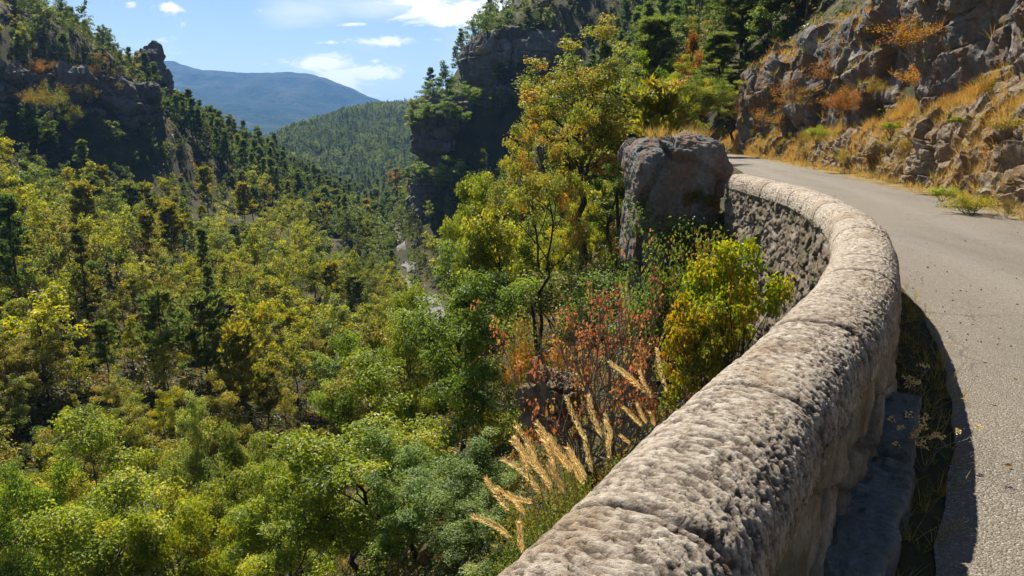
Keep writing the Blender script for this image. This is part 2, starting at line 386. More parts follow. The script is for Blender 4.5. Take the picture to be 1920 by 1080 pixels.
M_SOIL = soil_mat('woodland_floor', [(.30, (.025, .03, .012)), (.45, (.045, .045, .018)), (.58, (.075, .06, .024)), (.72, (.10, .09, .035))])
M_VERGE = soil_mat('dry_verge', [(.30, (.14, .085, .035)), (.5, (.24, .17, .065)), (.7, (.34, .26, .12))], 4)
M_GRAVEL = soil_mat('pale_gravel', [(.30, (.13, .12, .105)), (.5, (.20, .185, .165)), (.7, (.29, .275, .25))], 6)

def leaf_mat(name, stops, trans=.42, rough=.5, spec=.35):
    m, nt, p, o = material(name)
    t = attr(nt, 'tint'); oi = nt.new('ShaderNodeObjectInfo')
    c = nt.ramp(t, stops)
    c = nt.mix(1.0, c, oi.outputs['Color'], 'MULTIPLY')
    nt.link(c, p.inputs['Base Color']); p.inputs['Roughness'].default_value = rough; p.inputs['Specular IOR Level'].default_value = spec
    tr = nt.new('ShaderNodeBsdfTranslucent')
    hsv = nt.new('ShaderNodeHueSaturation'); nt.link(c, hsv.inputs['Color']); hsv.inputs['Saturation'].default_value = 1.12; hsv.inputs['Value'].default_value = 1.7
    nt.link(hsv.outputs[0], tr.inputs[0])
    mx = nt.new('ShaderNodeMixShader'); mx.inputs[0].default_value = trans
    nt.link(p.outputs[0], mx.inputs[1]); nt.link(tr.outputs[0], mx.inputs[2]); nt.link(mx.outputs[0], o.inputs[0])
    return m
M_LEAF = leaf_mat('broad_leaves', [(0, (.070, .092, .022)), (.4, (.155, .190, .038)), (.75, (.245, .258, .06)), (1, (.34, .295, .075))])
M_LEAF_AUT = leaf_mat('autumn_leaves', [(0, (.09, .12, .025)), (.45, (.19, .20, .04)), (.8, (.29, .235, .05)), (1, (.33, .165, .05))])
M_LEAF_RED = leaf_mat('red_leaves', [(0, (.30, .21, .07)), (.4, (.36, .17, .075)), (.75, (.36, .12, .065)), (1, (.30, .075, .05))])
M_NEEDLE = leaf_mat('pine_needles', [(0, (.06, .085, .024)), (.5, (.125, .145, .036)), (1, (.21, .19, .048))], .45, .55, .25)
M_GRASS = leaf_mat('dry_grass', [(0, (.13, .15, .03)), (.35, (.28, .22, .06)), (.7, (.40, .27, .09)), (1, (.46, .22, .07))], .4, .6, .25)
M_PLUME = leaf_mat('straw_seed_heads', [(0, (.46, .31, .13)), (.5, (.64, .48, .22)), (1, (.75, .62, .35))], .45, .6, .25)
def bark_mat(name, a, b):
    m, nt, p, o = material(name); co = objco(nt)
    n = nt.noise(nt.mapping(co, (9, 9, 2)), 1, 6, .7); nt.link(nt.ramp(n, [(.35, a), (.65, b)]), p.inputs['Base Color'])
    nt.link(nt.bump(n, .8, .04), p.inputs['Normal']); return m
M_BARK = bark_mat('oak_bark', (.028, .022, .017), (.085, .07, .055))
M_BARK_PINE = bark_mat('pine_bark', (.05, .032, .022), (.14, .085, .055))
M_TWIG = bark_mat('grey_twigs', (.13, .105, .085), (.28, .235, .20))

# ------------------------------------------------------------------ ground, road, stream
def build_ground():
    nx, ny = 380, 460
    def sw(n, lo, hi, c, k):
        t = np.linspace(math.asinh((lo - c) / k), math.asinh((hi - c) / k), n); return c + k * np.sinh(t)
    xs = sw(nx, -5000, 5000, 1.5, 4.5); ys = sw(ny, -800, 9000, 5.0, 6.5)
    X, Y = np.meshgrid(xs, ys, indexing='ij'); XY = np.column_stack([X.ravel(), Y.ravel()])
    Z = ground(XY)
    me = mesh('ground', np.column_stack([XY, Z]), grid_quads(nx, ny)[:, ::-1], M_SOIL, smooth=True)
    struct(obj('ground', me), 'brown wooded valley slopes and gorge floor', 'ground')
build_ground()

def ribbon(name, A, B, n, m, z, mat, across=False, smooth=True):
    t = np.linspace(0, 1, m)[None, :, None]
    P = A[:, None, :] * (1 - t) + B[:, None, :] * t
    V = np.concatenate([P, np.zeros(P.shape[:2] + (1,))], -1).reshape(-1, 3); V[:, 2] = z if np.isscalar(z) else z(V)
    return mesh(name, V, grid_quads(len(A), m)[:, ::-1], mat, smooth=smooth, attrs={'across': ('POINT', np.tile(np.linspace(0, 1, m), len(A)))} if across else None)
def build_road():
    n = 420
    L, _ = spline(ROAD_L, n=n); Rr, _ = spline(ROAD_R, n=n)
    NL = right_normal(L); NR = right_normal(Rr)
    P0 = np.column_stack([L, np.zeros(n)])
    L2 = L + NL * (0.56 + fbm(P0, 2.5, 4) * .07)[:, None]
    R2 = Rr - NR * (0.12 + fbm(P0 + 50, 1.2, 4) * .18)[:, None]
    me = ribbon('road', L2, R2, n, 24, lambda V: -0.004 + 0.012 * fbm(V, .5, 2), M_ROAD, True)
    struct(obj('road', me), 'narrow worn asphalt mountain road curving away beside the parapet', 'road')
    L3 = L + NL * .1; R3 = Rr + NR * 1.6
    me = ribbon('verge', R2 - NR * .15, R3, n, 10, lambda V: -0.012 + 0.06 * sstep(0, 1, 0 * V[:, 0] + .5) * fbm(V, 1.5, 3), M_VERGE)
    struct(obj('verge', me), 'dry leaf strewn verge between the road and the rock bank', 'verge')
    me = ribbon('gutter', L3, L2 + NL * .12, n, 8, lambda V: -0.016 + 0.02 * fbm(V, 3, 3), M_SOIL)
    struct(obj('gutter_soil', me), 'dark soil strip along the foot of the parapet', 'ground')
    S, _ = spline(STREAM, step=1.0); NS = right_normal(S)
    P0 = np.column_stack([S, np.zeros(len(S))]); wdt = 1.0 + fbm(P0, .08, 3) * .6
    S = S + NS * (fbm(P0 + 9, .05, 3) * 3)[:, None]
    me = ribbon('stream_bed', S - NS * wdt[:, None], S + NS * wdt[:, None], len(S), 10, lambda V: ground(V[:, :2]) + .12 + .1 * fbm(V, 1.2, 3), M_GRAVEL)
    struct(obj('stream_bed', me), 'pale dry gravel stream bed on the valley floor', 'stream bed')
build_road()

# ------------------------------------------------------------------ parapet wall
def wall_frame(step_fn):
    C, s = spline(WALL, step=0.004)
    out = [0.0]
    while out[-1] < s[-1]:
        i = min(len(C) - 1, int(out[-1] / 0.004)); out.append(out[-1] + step_fn(math.hypot(C[i, 0], C[i, 1])))
    S = np.array(out[:-1]); P = np.stack([np.interp(S, s, C[:, k]) for k in (0, 1)], 1)
    return P, right_normal(P), S
def build_parapet():
    root = empty('parapet_wall', (0, 0, 0)); tag(root, 'curving rubble stone parapet with pitted rounded coping along the road edge', 'wall')
    # coping
    P, N, S = wall_frame(lambda d: 0.0065 if d < 3.2 else 0.0065 * (d / 3.2) ** 1.1)
    na = 110; ph = np.linspace(0, math.pi, na)
    cx = -np.sign(np.cos(ph)) * np.abs(np.cos(ph)) ** 0.72 * .235; cz = .545 + np.sin(ph) ** .80 * .245
    cx = np.concatenate([[-.19], cx, [.19]]); cz = np.concatenate([[.53], cz, [.53]]); na += 2
    nxp = np.gradient(cz); nzp = -np.gradient(cx); ln = np.hypot(nxp, nzp); nxp, nzp = -nxp / ln, -nzp / ln
    arc = np.concatenate([[0], np.cumsum(np.hypot(np.diff(cx), np.diff(cz)))])
    SS, AA = np.meshgrid(S, arc, indexing='ij'); sv, av = SS.ravel(), AA.ravel()
    rs = np.random.RandomState(3); j = [0.15]
    while j[-1] < S[-1] + 2: j.append(j[-1] + rs.uniform(.62, 1.0))
    j = np.array(j); wob = fbm(np.column_stack([sv * 0, av * 5, sv * .7]), 1, 2) * .045
    k = np.searchsorted(j, sv + wob); dj = np.minimum(np.abs(sv + wob - j[np.clip(k, 0, len(j) - 1)]), np.abs(sv + wob - j[np.clip(k - 1, 0, len(j) - 1)]))
    stone = _rnd[(k * 37) & 4095, 0]
    Q = np.column_stack([sv, av, sv * 0])
    # pits stretched across the curve of the coping, as tooled stone weathers
    sk = np.column_stack([sv + .35 * av, av, k * 3.1])
    pn = fbm(sk * np.array([52, 21, 1]), 1, 3, .55, s=5); pn2 = fbm(sk * np.array([105, 40, 1]), 1, 2, .5, s=15)
    big = fbm(Q, 3.0, 3, s=21)
    flank = .11 * sstep(.10, .80, av / arc[-1]) - .045
    pit = np.maximum(sstep(.10, .28, pn + .20 * big + flank - .04), .9 * sstep(.10, .30, pn2 + .14 * big + flank - .03))
    d = fbm(Q, 2.2, 3, s=2) * .012 + fbm(Q, 14, 4, .6, s=7) * .005 + fbm(sk * np.array([26, 13, 1]), 1, 3, s=8) * .0045 - pit * .0115
    d += (stone - .5) * .009 - .034 * np.exp(-(dj / .013) ** 2) * sstep(-.5, .0, fbm(Q, 5, 2, s=93))
    X = cx[None] + nxp[None] * d.reshape(SS.shape); Zc = cz[None] + nzp[None] * d.reshape(SS.shape)
    V = np.stack([P[:, 0:1] + N[:, 0:1] * X, P[:, 1:2] + N[:, 1:2] * X, Zc + 0.02 * fbm(np.column_stack([S, S * 0, S * 0]), .4, 2)[:, None]], -1).reshape(-1, 3)
    pit2 = np.clip(pit + .85 * np.exp(-(dj / (.013 + .006 * stone)) ** 2) * sstep(-.6, -.05, fbm(Q, 9, 2, s=91)), 0, 1)
    obj('coping', mesh('coping', V, grid_quads(len(S), na), M_CAP, smooth=True, attrs={'pit': ('POINT', pit2), 'stone': ('POINT', stone)}), root)
    # the two faces of rubble masonry
    for nm, side, zlo, tex in (('outer_face', -1, -3.6, 1), ('inner_face', 1, -.25, 0)):
        P, N, S = wall_frame(lambda d: 0.016 if d < 5 else 0.022)
        z = np.arange(zlo, .60, .02); SS, ZZ = np.meshgrid(S, z, indexing='ij'); sv, zv = SS.ravel(), ZZ.ravel()
        Q = np.column_stack([sv, zv, sv * 0 + side * 9]); Qw = Q + .12 * np.column_stack([fbm(Q, 2.2, 3, s=31), fbm(Q, 2.2, 3, s=41), sv * 0])
        f1, f2, idv, nr, ctr = worley(Qw * np.array([3.0, 5.2, 1]) * (1.5 if tex else .75), 3)
        e = sstep(0, .13, f2 - f1 + .05 * fbm(Q, 16, 2, s=81))
        amp = .048 if tex else .050
        d = amp * .7 * (e - .6) + (idv - .5) * amp * .8 + ((Qw * np.array([3.0, 5.2, 1]) * (1.5 if tex else .75) - ctr) * nr).sum(1) * amp * .8 + fbm(Q, 7, 4, .6, s=51) * (.04 if tex else .024) + fbm(Q, 24, 3, s=61) * (.022 if tex else .008) + fbm(Q, 1.0, 2, s=71) * .03
        batter = np.where(zv < .5, (.5 - zv) * (.05 if tex else .09), 0)
        X = (side * (.205 + batter + d - (.0 if tex else .012))).reshape(SS.shape)
        V = np.stack([P[:, 0:1] + N[:, 0:1] * X, P[:, 1:2] + N[:, 1:2] * X, ZZ], -1).reshape(-1, 3)
        q = grid_quads(len(S), len(z)); q = q if side < 0 else q[:, ::-1]
        obj(nm, mesh(nm, V, q[:, ::-1], M_WALL if tex else M_INNER, smooth=True, attrs={'pit': ('POINT', (1 - e) * .9), 'stone': ('POINT', idv)}), root)
build_parapet()

def rock_from(name, fn_shape, mat, seed, amp, wsc, nu=120, nv=70, facet=1.0, smooth=False, fine=.12, bump2=.9):
    """closed lump: fn_shape(direction array) -> base points; blocky facets and cracks are displaced into it"""
    th = np.linspace(0, 2 * np.pi, nu, endpoint=False); ph = np.linspace(0.0005, np.pi - .0005, nv)
    PH, TH = np.meshgrid(ph, th, indexing='ij')
    D = np.stack([np.sin(PH) * np.cos(TH), np.sin(PH) * np.sin(TH), np.cos(PH)], -1).reshape(-1, 3)
    B = fn_shape(D); Wp = B * wsc + seed * 3.7
    f1, f2, idv, nr, ctr = worley(Wp + .25 * np.column_stack([fbm(B, 1.2 * wsc, 2, s=k * 7 + seed) for k in range(3)]), seed)
    d = facet * (idv - .5) * amp * .7 + ((Wp - ctr) * nr).sum(1) * amp * .9 - amp * .07 * (1 - sstep(0, .12, f2 - f1)) + fbm(B, 2.2 * wsc, 5, .6, s=seed) * amp * bump2 + fbm(B, 9 * wsc, 3, .6, s=seed + 3) * amp * fine
    V = B + D * d[:, None]
    return mesh(name, V, grid_quads(nv, nu, wrap=True), mat, smooth=smooth)
def box_shape(hx, hy, hz, p=4.0, taper=0.0):
    def f(D):
        r = ((np.abs(D[:, 0]) ) ** p + (np.abs(D[:, 1])) ** p + (np.abs(D[:, 2])) ** p) ** (-1 / p)
        B = D * r[:, None] * np.array([hx, hy, hz]); k = 1 + taper * B[:, 2:3] / hz
        return B * np.concatenate([k, k, k * 0 + 1], 1)
    return f
def rock(name, loc, half, mat, seed, label, cat='rock', amp=None, wsc=None, p=4.0, taper=0.0, rz=0, group=None, tilt=(0, 0), **kw):
    me = rock_from(name, box_shape(*half, p=p, taper=taper), mat, seed, amp or min(half) * .22, wsc or 1.1 / min(half), **kw)
    o = obj(name, me, None, loc); o.rotation_euler = (tilt[0], tilt[1], rz); tag(o, label, cat, group); return o

c = at(1262, 360, 14.4)
rock('boulder', (c.x, c.y + .4, .10), (.78, 1.1, 1.32), M_BOULDER, 5, 'big dark limestone boulder standing at the far end of the parapet', 'boulder', amp=.24, wsc=.95, p=5, taper=.12, nu=220, nv=190, fine=.16, bump2=.55)
c = at(1333, 300, 14.0)
rock('stone', (c.x, c.y, 1.06), (.20, .26, .24), M_RED, 8, 'rounded reddish stone wedged between the boulder and the coping', 'stone', p=2.6, amp=.05, group=None)
c = at(1352, 312, 14.1)
rock('stone', (c.x + .02, c.y, .80), (.17, .22, .21), M_RED, 9, 'smaller reddish stone tucked against the tip of the coping', 'stone', p=2.6, amp=.045)
c = at(1262, 500, 13.4)
rock('rock_outcrop', (c.x + .3, c.y + 1.5, -3.1), (.8, 1.2, 1.7), M_BOULDER, 12, 'shaded rock outcrop below the big boulder', 'rock', amp=.32, nu=120, nv=90)
c = at(1030, 700, 10.6)
rock('rock_outcrop', (c.x, c.y, c.z - .40), (.32, .42, .42), M_BANK, 14, 'cracked grey rock under the red leaved bush', 'rock', amp=.16, rz=.5, tilt=(.3, .2))
def kerb_block(s0, s1, off0, off1, h, seed, label):
    C, s = spline(WALL, step=.02); N = right_normal(C)
    i0, i1 = np.searchsorted(s, s0), np.searchsorted(s, s1)
    A = C[i0] + N[i0] * off0; B = C[i1] + N[i1] * off0; A2 = C[i0] + N[i0] * off1; B2 = C[i1] + N[i1] * off1
    ctr = (A + B + A2 + B2) / 4; d = B - A; ang = math.atan2(d[1], d[0])
    o = rock('kerb_stone', (ctr[0], ctr[1], h / 2 - .06), (np.linalg.norm(d) / 2, (off1 - off0) / 2, h / 2 + .06), M_KERB, seed, label, 'kerb stone', amp=.018, wsc=6, p=10, nu=140, nv=90, rz=ang, smooth=True)
M_KERB = rock_mat('kerb_limestone', (.27, .28, .27), (.15, .16, .155), (.2, .19, .15), scale=3, moss=.85)
kerb_block(4.55, 5.62, .17, .43, .12, 21, 'longer worn kerb stone at the foot of the parapet, lower of the pair')
kerb_block(5.72, 6.55, .17, .40, .14, 22, 'shorter mossy kerb stone farther along the foot of the parapet')

# ------------------------------------------------------------------ cliffs
def cliff(name, foot, prof, mat, seed, label, step, amp, wsc, cat='cliff', smooth=False, strata=0.0, warp=.3, side=1, rough=1.0, beds=0.0, thick=1.0, dip=.25):
    """foot: plan polyline (x, y); prof(t in 0..1 along the line) -> list of (offset to the back, height) from bottom to top"""
    C, s = spline(np.asarray(foot, float), step=step); N = right_normal(C); tt = s / s[-1]
    rows = []
    for i in range(len(C)):
        pr = np.asarray(prof(tt[i]), float); L = np.concatenate([[0], np.cumsum(np.hypot(*np.diff(pr, axis=0).T))])
        rows.append((pr, L))
    m = max(2, int(max(L[-1] for _, L in rows) / step)); q = np.linspace(0, 1, m)
    V = np.zeros((len(C), m, 3))
    for i, (pr, L) in enumerate(rows):
        o = np.interp(q * L[-1], L, pr[:, 0]); z = np.interp(q * L[-1], L, pr[:, 1])
        V[i, :, 0] = C[i, 0] + N[i, 0] * o; V[i, :, 1] = C[i, 1] + N[i, 1] * o; V[i, :, 2] = z
    du = np.gradient(V, axis=0); dv = np.gradient(V, axis=1); nn = np.cross(dv, du); nn /= np.linalg.norm(nn, axis=-1)[..., None] + 1e-9
    B = V.reshape(-1, 3); n = nn.reshape(-1, 3)
    Wp = B * wsc * np.array([1, 1, .62]) + warp * np.column_stack([fbm(B, wsc * 1.1, 3, s=seed + 5 * k) for k in range(3)])
    f1, f2, idv, nr, ctr = worley(Wp, seed)
    g1, g2, idv2, nr2, ctr2 = worley(Wp * 2.7 + 4.4, seed + 1)
    d = ((Wp - ctr) * nr).sum(1) * amp * 1.1 + (idv - .5) * amp * .6 - amp * .14 * (1 - sstep(0, .10, f2 - f1))
    d += ((Wp * 2.7 + 4.4 - ctr2) * nr2).sum(1) * amp * .16 * rough + (idv2 - .5) * amp * .22 * rough - amp * .10 * rough * (1 - sstep(0, .10, g2 - g1))
    d += fbm(B, wsc * .5, 4, .55, s=seed + 2) * amp * 1.8 + fbm(B, wsc * 5, 4, .6, s=seed + 4) * amp * .20
    if strata: d += strata * fbm(B * np.array([.15, .15, 1.0]), 2.2 * wsc * 2, 3, s=seed + 8, ridge=True)
    if beds:
        zb = (B[:, 2] + dip * B[:, 1] + .8 * thick * fbm(B, .35 / thick, 3, s=seed + 9)) / thick; fr = zb - np.floor(zb); lay = _rnd[(np.floor(zb).astype(int) * 17 + 400) & 4095, 1]
        d += beds * (lay - .5) * 1.1 + beds * .8 * (fr - .5) - beds * .5 * np.exp(-(np.minimum(fr, 1 - fr) / .06) ** 2)
    V2 = B + n * (d * side)[:, None]
    o = obj(name, mesh(name, V2, grid_quads(len(C), m), mat, smooth=smooth))
    tag(o, label, cat); return o, V2.reshape(len(C), m, 3)

# right of the road: bank, then the cliff behind it
BANK_FOOT = [(6.9, 0), (8.0, 5), (9.0, 9), (9.75, 13.1), (10.65, 17), (11.5, 22), (12.25, 27), (13.0, 32), (13.5, 36), (14.3, 43), (14.4, 50), (13.4, 57)]
def bank_prof(t):
    h = np.interp(t, [0, .22, .36, .5, .65, .8, 1], [2.9, 2.7, 2.2, 1.5, 1.1, .9, .8]); w = np.interp(t, [0, .3, .6, 1], [1.1, .85, .55, .5])
    return [(-.1, -.4), (.05, 0.1), (.22 * w, h * .30), (.45 * w, h * .62), (.75 * w, h * .82), (1.5 * w, h * 1.02), (2.6 * w, h * 1.32), (3.6 * w, h * 1.5)]
bank, BANKV = cliff('rock_bank', BANK_FOOT, bank_prof, M_BANK, 31, 'sunlit low broken rock bank along the right side of the road', .06, .28, 1.05, cat='rock bank', strata=.03, beds=.12, thick=.48, dip=.10)
CLIFF_FOOT = [(10.4, 4), (11.6, 10), (12.2, 14), (12.9, 19), (13.5, 24), (14.1, 30), (14.7, 36), (15.0, 42), (14.4, 47), (15.6, 52), (19, 56)]
def cliff_prof(t):
    h = np.interp(t, [0, .25, .38, .5, .62, .78, .88, 1], [11, 10, 8.6, 6.9, 6.3, 6.0, 4.9, 2.4])
    lo = np.interp(t, [0, .3, .5, .8, 1], [2.6, 2.1, 1.1, .4, -.2]) - .5
    return [(-.3, lo), (.0, lo + .8), (.15, lo + (h - lo) * .45), (-.25, lo + (h - lo) * .62), (.5, h * .92), (1.6, h), (4.0, h + .9), (7.5, h + 2.6)]
cliff_o, CLIFFV = cliff('roadside_cliff', CLIFF_FOOT, cliff_prof, M_CLIFF, 37, 'tall dark faceted rock face above the grassy bank beside the road', .08, .80, .36, rough=.9, beds=.26, thick=1.25, dip=.22)
# left cliff and the spur's tower
LC = [(-112, 78), (-100, 92), (-89, 108), (-82, 121), (-76.5, 133), (-73, 142), (-71, 149), (-73, 156), (-80, 162)]
cliff('gorge_cliff', [p for p in LC[::1]], lambda t: [(-.0, -9), (-.6, -3), (-.5, 3), (-.8, 7.5), (-.5, np.interp(t, [0, .5, .8, 1], [11.5, 11.2, 10.6, 9]) + 1.1 * math.sin(t * 37) * math.sin(t * 61 + 1)), (-3, np.interp(t, [0, .5, .8, 1], [12.5, 12.2, 11.3, 9.3]) + .8 * math.sin(t * 37) * math.sin(t * 61 + 1))], M_CLIFF_FAR, 41,
      'long shaded grey cliff band on the wooded left slope', .33, 2.1, .17, strata=.2, side=-1, rough=1.6, beds=.9, thick=3.2, dip=.04)

c = at(283, 130, 176)
rock('rock_tower', (c.x, c.y, 8.5), (4.2, 5, 11), M_CLIFF_FAR, 43, 'dark rock tower standing behind the end of the left cliff', 'rock tower', amp=1.5, wsc=.2, p=3, taper=-.2, rz=.4)
# right spur that closes the gorge
cliff('gorge_cliff', [(1, 164), (-6, 161), (-13, 159.5), (-19, 161), (-22.5, 166), (-23.2, 174), (-21, 184), (-14, 196)], lambda t: [(0, -26), (.3, -12), (.8, -7.0), (2.8, -6.4), (2.8, -4.2), (.5, -3.4), (1.0, 2), (1.6, np.interp(1 - t, [0, .3, .6, 1], [3.5, 5.5, 6.5, 7])), (5, np.interp(1 - t, [0, .3, .6, 1], [5.5, 7, 8, 8.5]))], M_CLIFF_FAR, 47,
      'dark lower cliff of the right spur with a ledge cut into it', .36, 1.1, .17, strata=.1, beds=.7, thick=2.6, dip=.05)
cliff('gorge_cliff', [(24, 156), (14, 158), (7, 157), (0, 157), (-5, 158.5), (-9, 162), (-10, 168), (-8, 176), (-3, 186)], lambda t: [(1.2, 2), (.8, 8.5), (-.1, 11), (-.7, 14), (-.6, 17), (.9, 19.3), (3, 20.8), (7, 22)], M_CLIFF_FAR, 53,
      'overhanging shaded rock bluff high on the right spur', .36, 1.2, .15, strata=.15, beds=.8, thick=3.0, dip=.05)

# ------------------------------------------------------------------ far hill and mountains
def ridge(name, prof, y0, depth_front, depth_back, base, mat, label, cat, nx, ny, nz, seed, sharp=1.0):
    """prof: crest as (x, y, z); a ridge falling to both sides with gullies"""
    P, s = spline(np.asarray(prof, float), n=nx)
    t = np.linspace(-1, 1, ny); V = np.zeros((nx, ny, 3))
    for j, q in enumerate(t):
        dep = -q * -1
        yy_ = P[:, 1] + (q * depth_back if q > 0 else q * depth_front)
        f = (1 - abs(q)) ** sharp if q < 0 else (1 - abs(q)) ** 1.4
        V[:, j, 0] = P[:, 0]; V[:, j, 1] = yy_; V[:, j, 2] = base + (P[:, 2] - base) * f
    B = V.reshape(-1, 3); w = np.repeat(np.sin(np.linspace(0, np.pi, ny))[None] * 0 + (1 - np.abs(t))[None] ** .0 * np.minimum(1, np.abs(t) * 6)[None], nx, 0).ravel()
    F = np.column_stack([B[:, 0] + B[:, 2] * .6, B[:, 1] * .55, B[:, 2] * 0])
    B[:, 2] += (fbm(F, 1 / (nz * 9), 6, .55, s=seed, ridge=True) - .35) * nz * (.25 + .75 * w) + fbm(F, 1 / (nz * 1.2), 4, .6, s=seed + 3) * nz * .12
    me = mesh(name, B, grid_quads(nx, ny)[:, ::-1], mat, smooth=True)
    struct(obj(name, me), label, cat); return B.reshape(nx, ny, 3)
def far_mat(name, a, b, c_, sc):
    m, nt, p, o = material(name); co = objco(nt)
    n = nt.noise(co, sc, 8, .7, .3); n2 = nt.noise(co, sc * 9, 6, .75)
    c = nt.ramp(nt.math('MULTIPLY_ADD', nt.math('SUBTRACT', n2, .5), .7, n), [(.3, a), (.5, b), (.72, c_)]); nt.link(c, p.inputs['Base Color'])
    nt.link(nt.bump(nt.noise(co, sc * 14, 4, .7), 1.0, 2.2 / (sc * 14) * .25), p.inputs['Normal']); p.inputs['Roughness'].default_value = 1; p.inputs['Specular IOR Level'].default_value = 0
    return m
M_MOUNT = far_mat('wooded_mountain', (.015, .036, .022), (.036, .062, .036), (.10, .10, .065), .006)
M_HILL = far_mat('wooded_hill', (.02, .032, .012), (.045, .06, .018), (.075, .075, .025), .03)
def crest(lst, y): return [tuple(at(u, v, yy2 if yy2 else y)) for (u, v, yy2) in lst]
ridge('mountain', crest([(60, 150, 3300), (200, 122, 3300), (310, 114, 3250), (345, 121, 3200), (385, 133, 3150), (440, 138, 3150), (500, 138, 3150), (545, 137, 3150), (600, 146, 3150), (650, 163, 3150), (690, 181, 3150), (760, 206, 3150), (900, 240, 3150)], 3200), 3200, 1250, 900, -45, M_MOUNT,
      'long blue hazy mountain ridge closing the valley', 'mountain', 420, 150, 62, 61, .85)
ridge('mountain', crest([(180, 150, 2200), (310, 178, 2150), (370, 196, 2100), (430, 214, 2050), (480, 236, 2000), (540, 252, 2000)], 2100), 2100, 500, 500, -45, M_MOUNT,
      'lower purplish spur descending in front of the blue mountain', 'mountain', 200, 70, 22, 67, .9)
HILLV = ridge('hill', crest([(400, 330, 600), (480, 305, 640), (530, 272, 680), (580, 243, 720), (640, 220, 760), (700, 202, 780), (760, 197, 790), (830, 195, 790), (960, 190, 790), (1150, 180, 790)], 760), 760, 360, 320, -40, M_HILL,
      'rounded green wooded hill in the middle of the valley gap', 'hill', 220, 110, 9, 71, .8)

# ------------------------------------------------------------------ plants: builders
def rnd_unit(rs, n):
    v = rs.normal(size=(n, 3)); return v / np.linalg.norm(v, axis=1)[:, None]
def leaves(mb, rs, C, Nrm, L, wid, tint, m=0, elong=1.0):
    """one rhombic leaf per centre C with normal Nrm and length L"""
    n = len(C); T = rnd_unit(rs, n); T -= (T * Nrm).sum(1)[:, None] * Nrm; T /= np.linalg.norm(T, axis=1)[:, None] + 1e-9
    Bn = np.cross(Nrm, T); L = np.broadcast_to(L, (n,))[:, None]
    droop = Nrm * L * .16
    V = np.stack([C - T * L * .5, C + Bn * L * wid * .5 + droop * .6, C + T * L * .5 - droop, C - Bn * L * wid * .5 + droop * .6], 1).reshape(-1, 3)
    mb.add(V, np.arange(n * 4).reshape(n, 4), m, tint)
def clump(mb, rs, c, r, n, L, tint0, flat=.72, wid=.62, tj=.22, up=.45):
    d = rnd_unit(rs, n); d[:, 2] = d[:, 2] * .9 + .18; rad = r * rs.uniform(.25, 1.0, n) ** .5
    rad *= (1 + .35 * np.sin(d[:, 0] * 5 + rs.rand() * 6) * np.cos(d[:, 1] * 4 + rs.rand() * 6))
    P = c + d * rad[:, None] * np.array([1, 1, flat])
    nr = d * .7 + np.array([0, 0, up]) + rs.normal(size=(n, 3)) * .55; nr /= np.linalg.norm(nr, axis=1)[:, None]
    leaves(mb, rs, P, nr, L * rs.uniform(.65, 1.3, n), wid, np.clip(tint0 + rs.normal(size=n) * tj, 0, 1))
def limb(p0, az, el, ln, rs, n=6, curl=.35):
    d = np.array([math.cos(az) * math.cos(el), math.sin(az) * math.cos(el), math.sin(el)]); P = [np.array(p0, float)]
    for i in range(n):
        d = d + rs.normal(size=3) * .16 + np.array([0, 0, curl * .12]); d /= np.linalg.norm(d); P.append(P[-1] + d * ln / n)
    return np.array(P)
def broadleaf(seed, H, Rw, base=.25, nl=10, sub=4, leaf=.2, nleaf=3000, rc=.26, trunks=1, lean=0.0, bare=.0, flat=.72, tint=(.4, .22), shape=.55, tj=.2, wob=.035):
    rs = np.random.RandomState(seed); tb, cb = MB(), MB(); ends = []
    for k in range(trunks):
        a0 = rs.rand() * 6.28; sp = (0 if trunks == 1 else .22)
        n = 11; z = np.linspace(0, H * (.9 - .1 * k), n); t = z / H
        w = np.cumsum(rs.normal(size=(n, 2)) * H * wob * .5, 0); w -= w[0]
        x = w[:, 0] + lean * H * t + math.cos(a0) * sp * H * t; y = w[:, 1] + math.sin(a0) * sp * H * t
        tp = np.column_stack([x, y, z - .35 * (z == 0)]); r0 = H * (.020 if trunks == 1 else .015)
        tb.tube(tp, r0 * (1 - .86 * t) * (1 + .5 * np.exp(-t * 18)), 7)
        m = max(3, nl // trunks)
        for i in range(m):
            f = base + (.98 - base) * (i + rs.rand() * .8) / m * .92
            p0 = np.array([np.interp(f * H, z, tp[:, q]) for q in range(3)]); p0[2] = min(f * H, z[-1])
            env = math.sqrt(max(.06, 1 - ((f - shape) / (.58 if f > shape else .75)) ** 2)) * Rw * rs.uniform(.62, 1.12)
            az = i * 2.399 + rs.normal() * .5; el = R(8 + 52 * f + rs.normal() * 12)
            L = limb(p0, az, el, env / max(.45, math.cos(el)), rs)
            rr = r0 * (1 - .8 * f) * .55; tb.tube(L, rr * np.linspace(1, .22, len(L)), 5)
            for q in range(sub):
                g = rs.uniform(.35, 1.0); b0 = np.array([np.interp(g * (len(L) - 1), np.arange(len(L)), L[:, c]) for c in range(3)])
                S = limb(b0, az + rs.normal() * .9, el + rs.normal() * .5, env * rs.uniform(.25, .5), rs, 4)
                tb.tube(S, rr * .38 * np.linspace(1, .25, len(S)), 4); ends.append((S[-1], S[-2] - S[-1]))
            ends.append((L[-1], L[-2] - L[-1]))
        for q in range(3): ends.append((tp[-1] + rs.normal(size=3) * Rw * .16 * np.array([1, 1, .6]), None))
    ends = [e for e in ends if rs.rand() >= bare]
    per = max(6, int(nleaf / len(ends)))
    for e, _ in ends:
        k = rs.uniform(.65, 1.25)
        clump(cb, rs, e, Rw * rc * k, int(per * k * k), leaf, np.clip(tint[0] + rs.normal() * tint[1], 0, 1), flat, tj=tj)
    return tb.build('trunk', M_BARK), cb
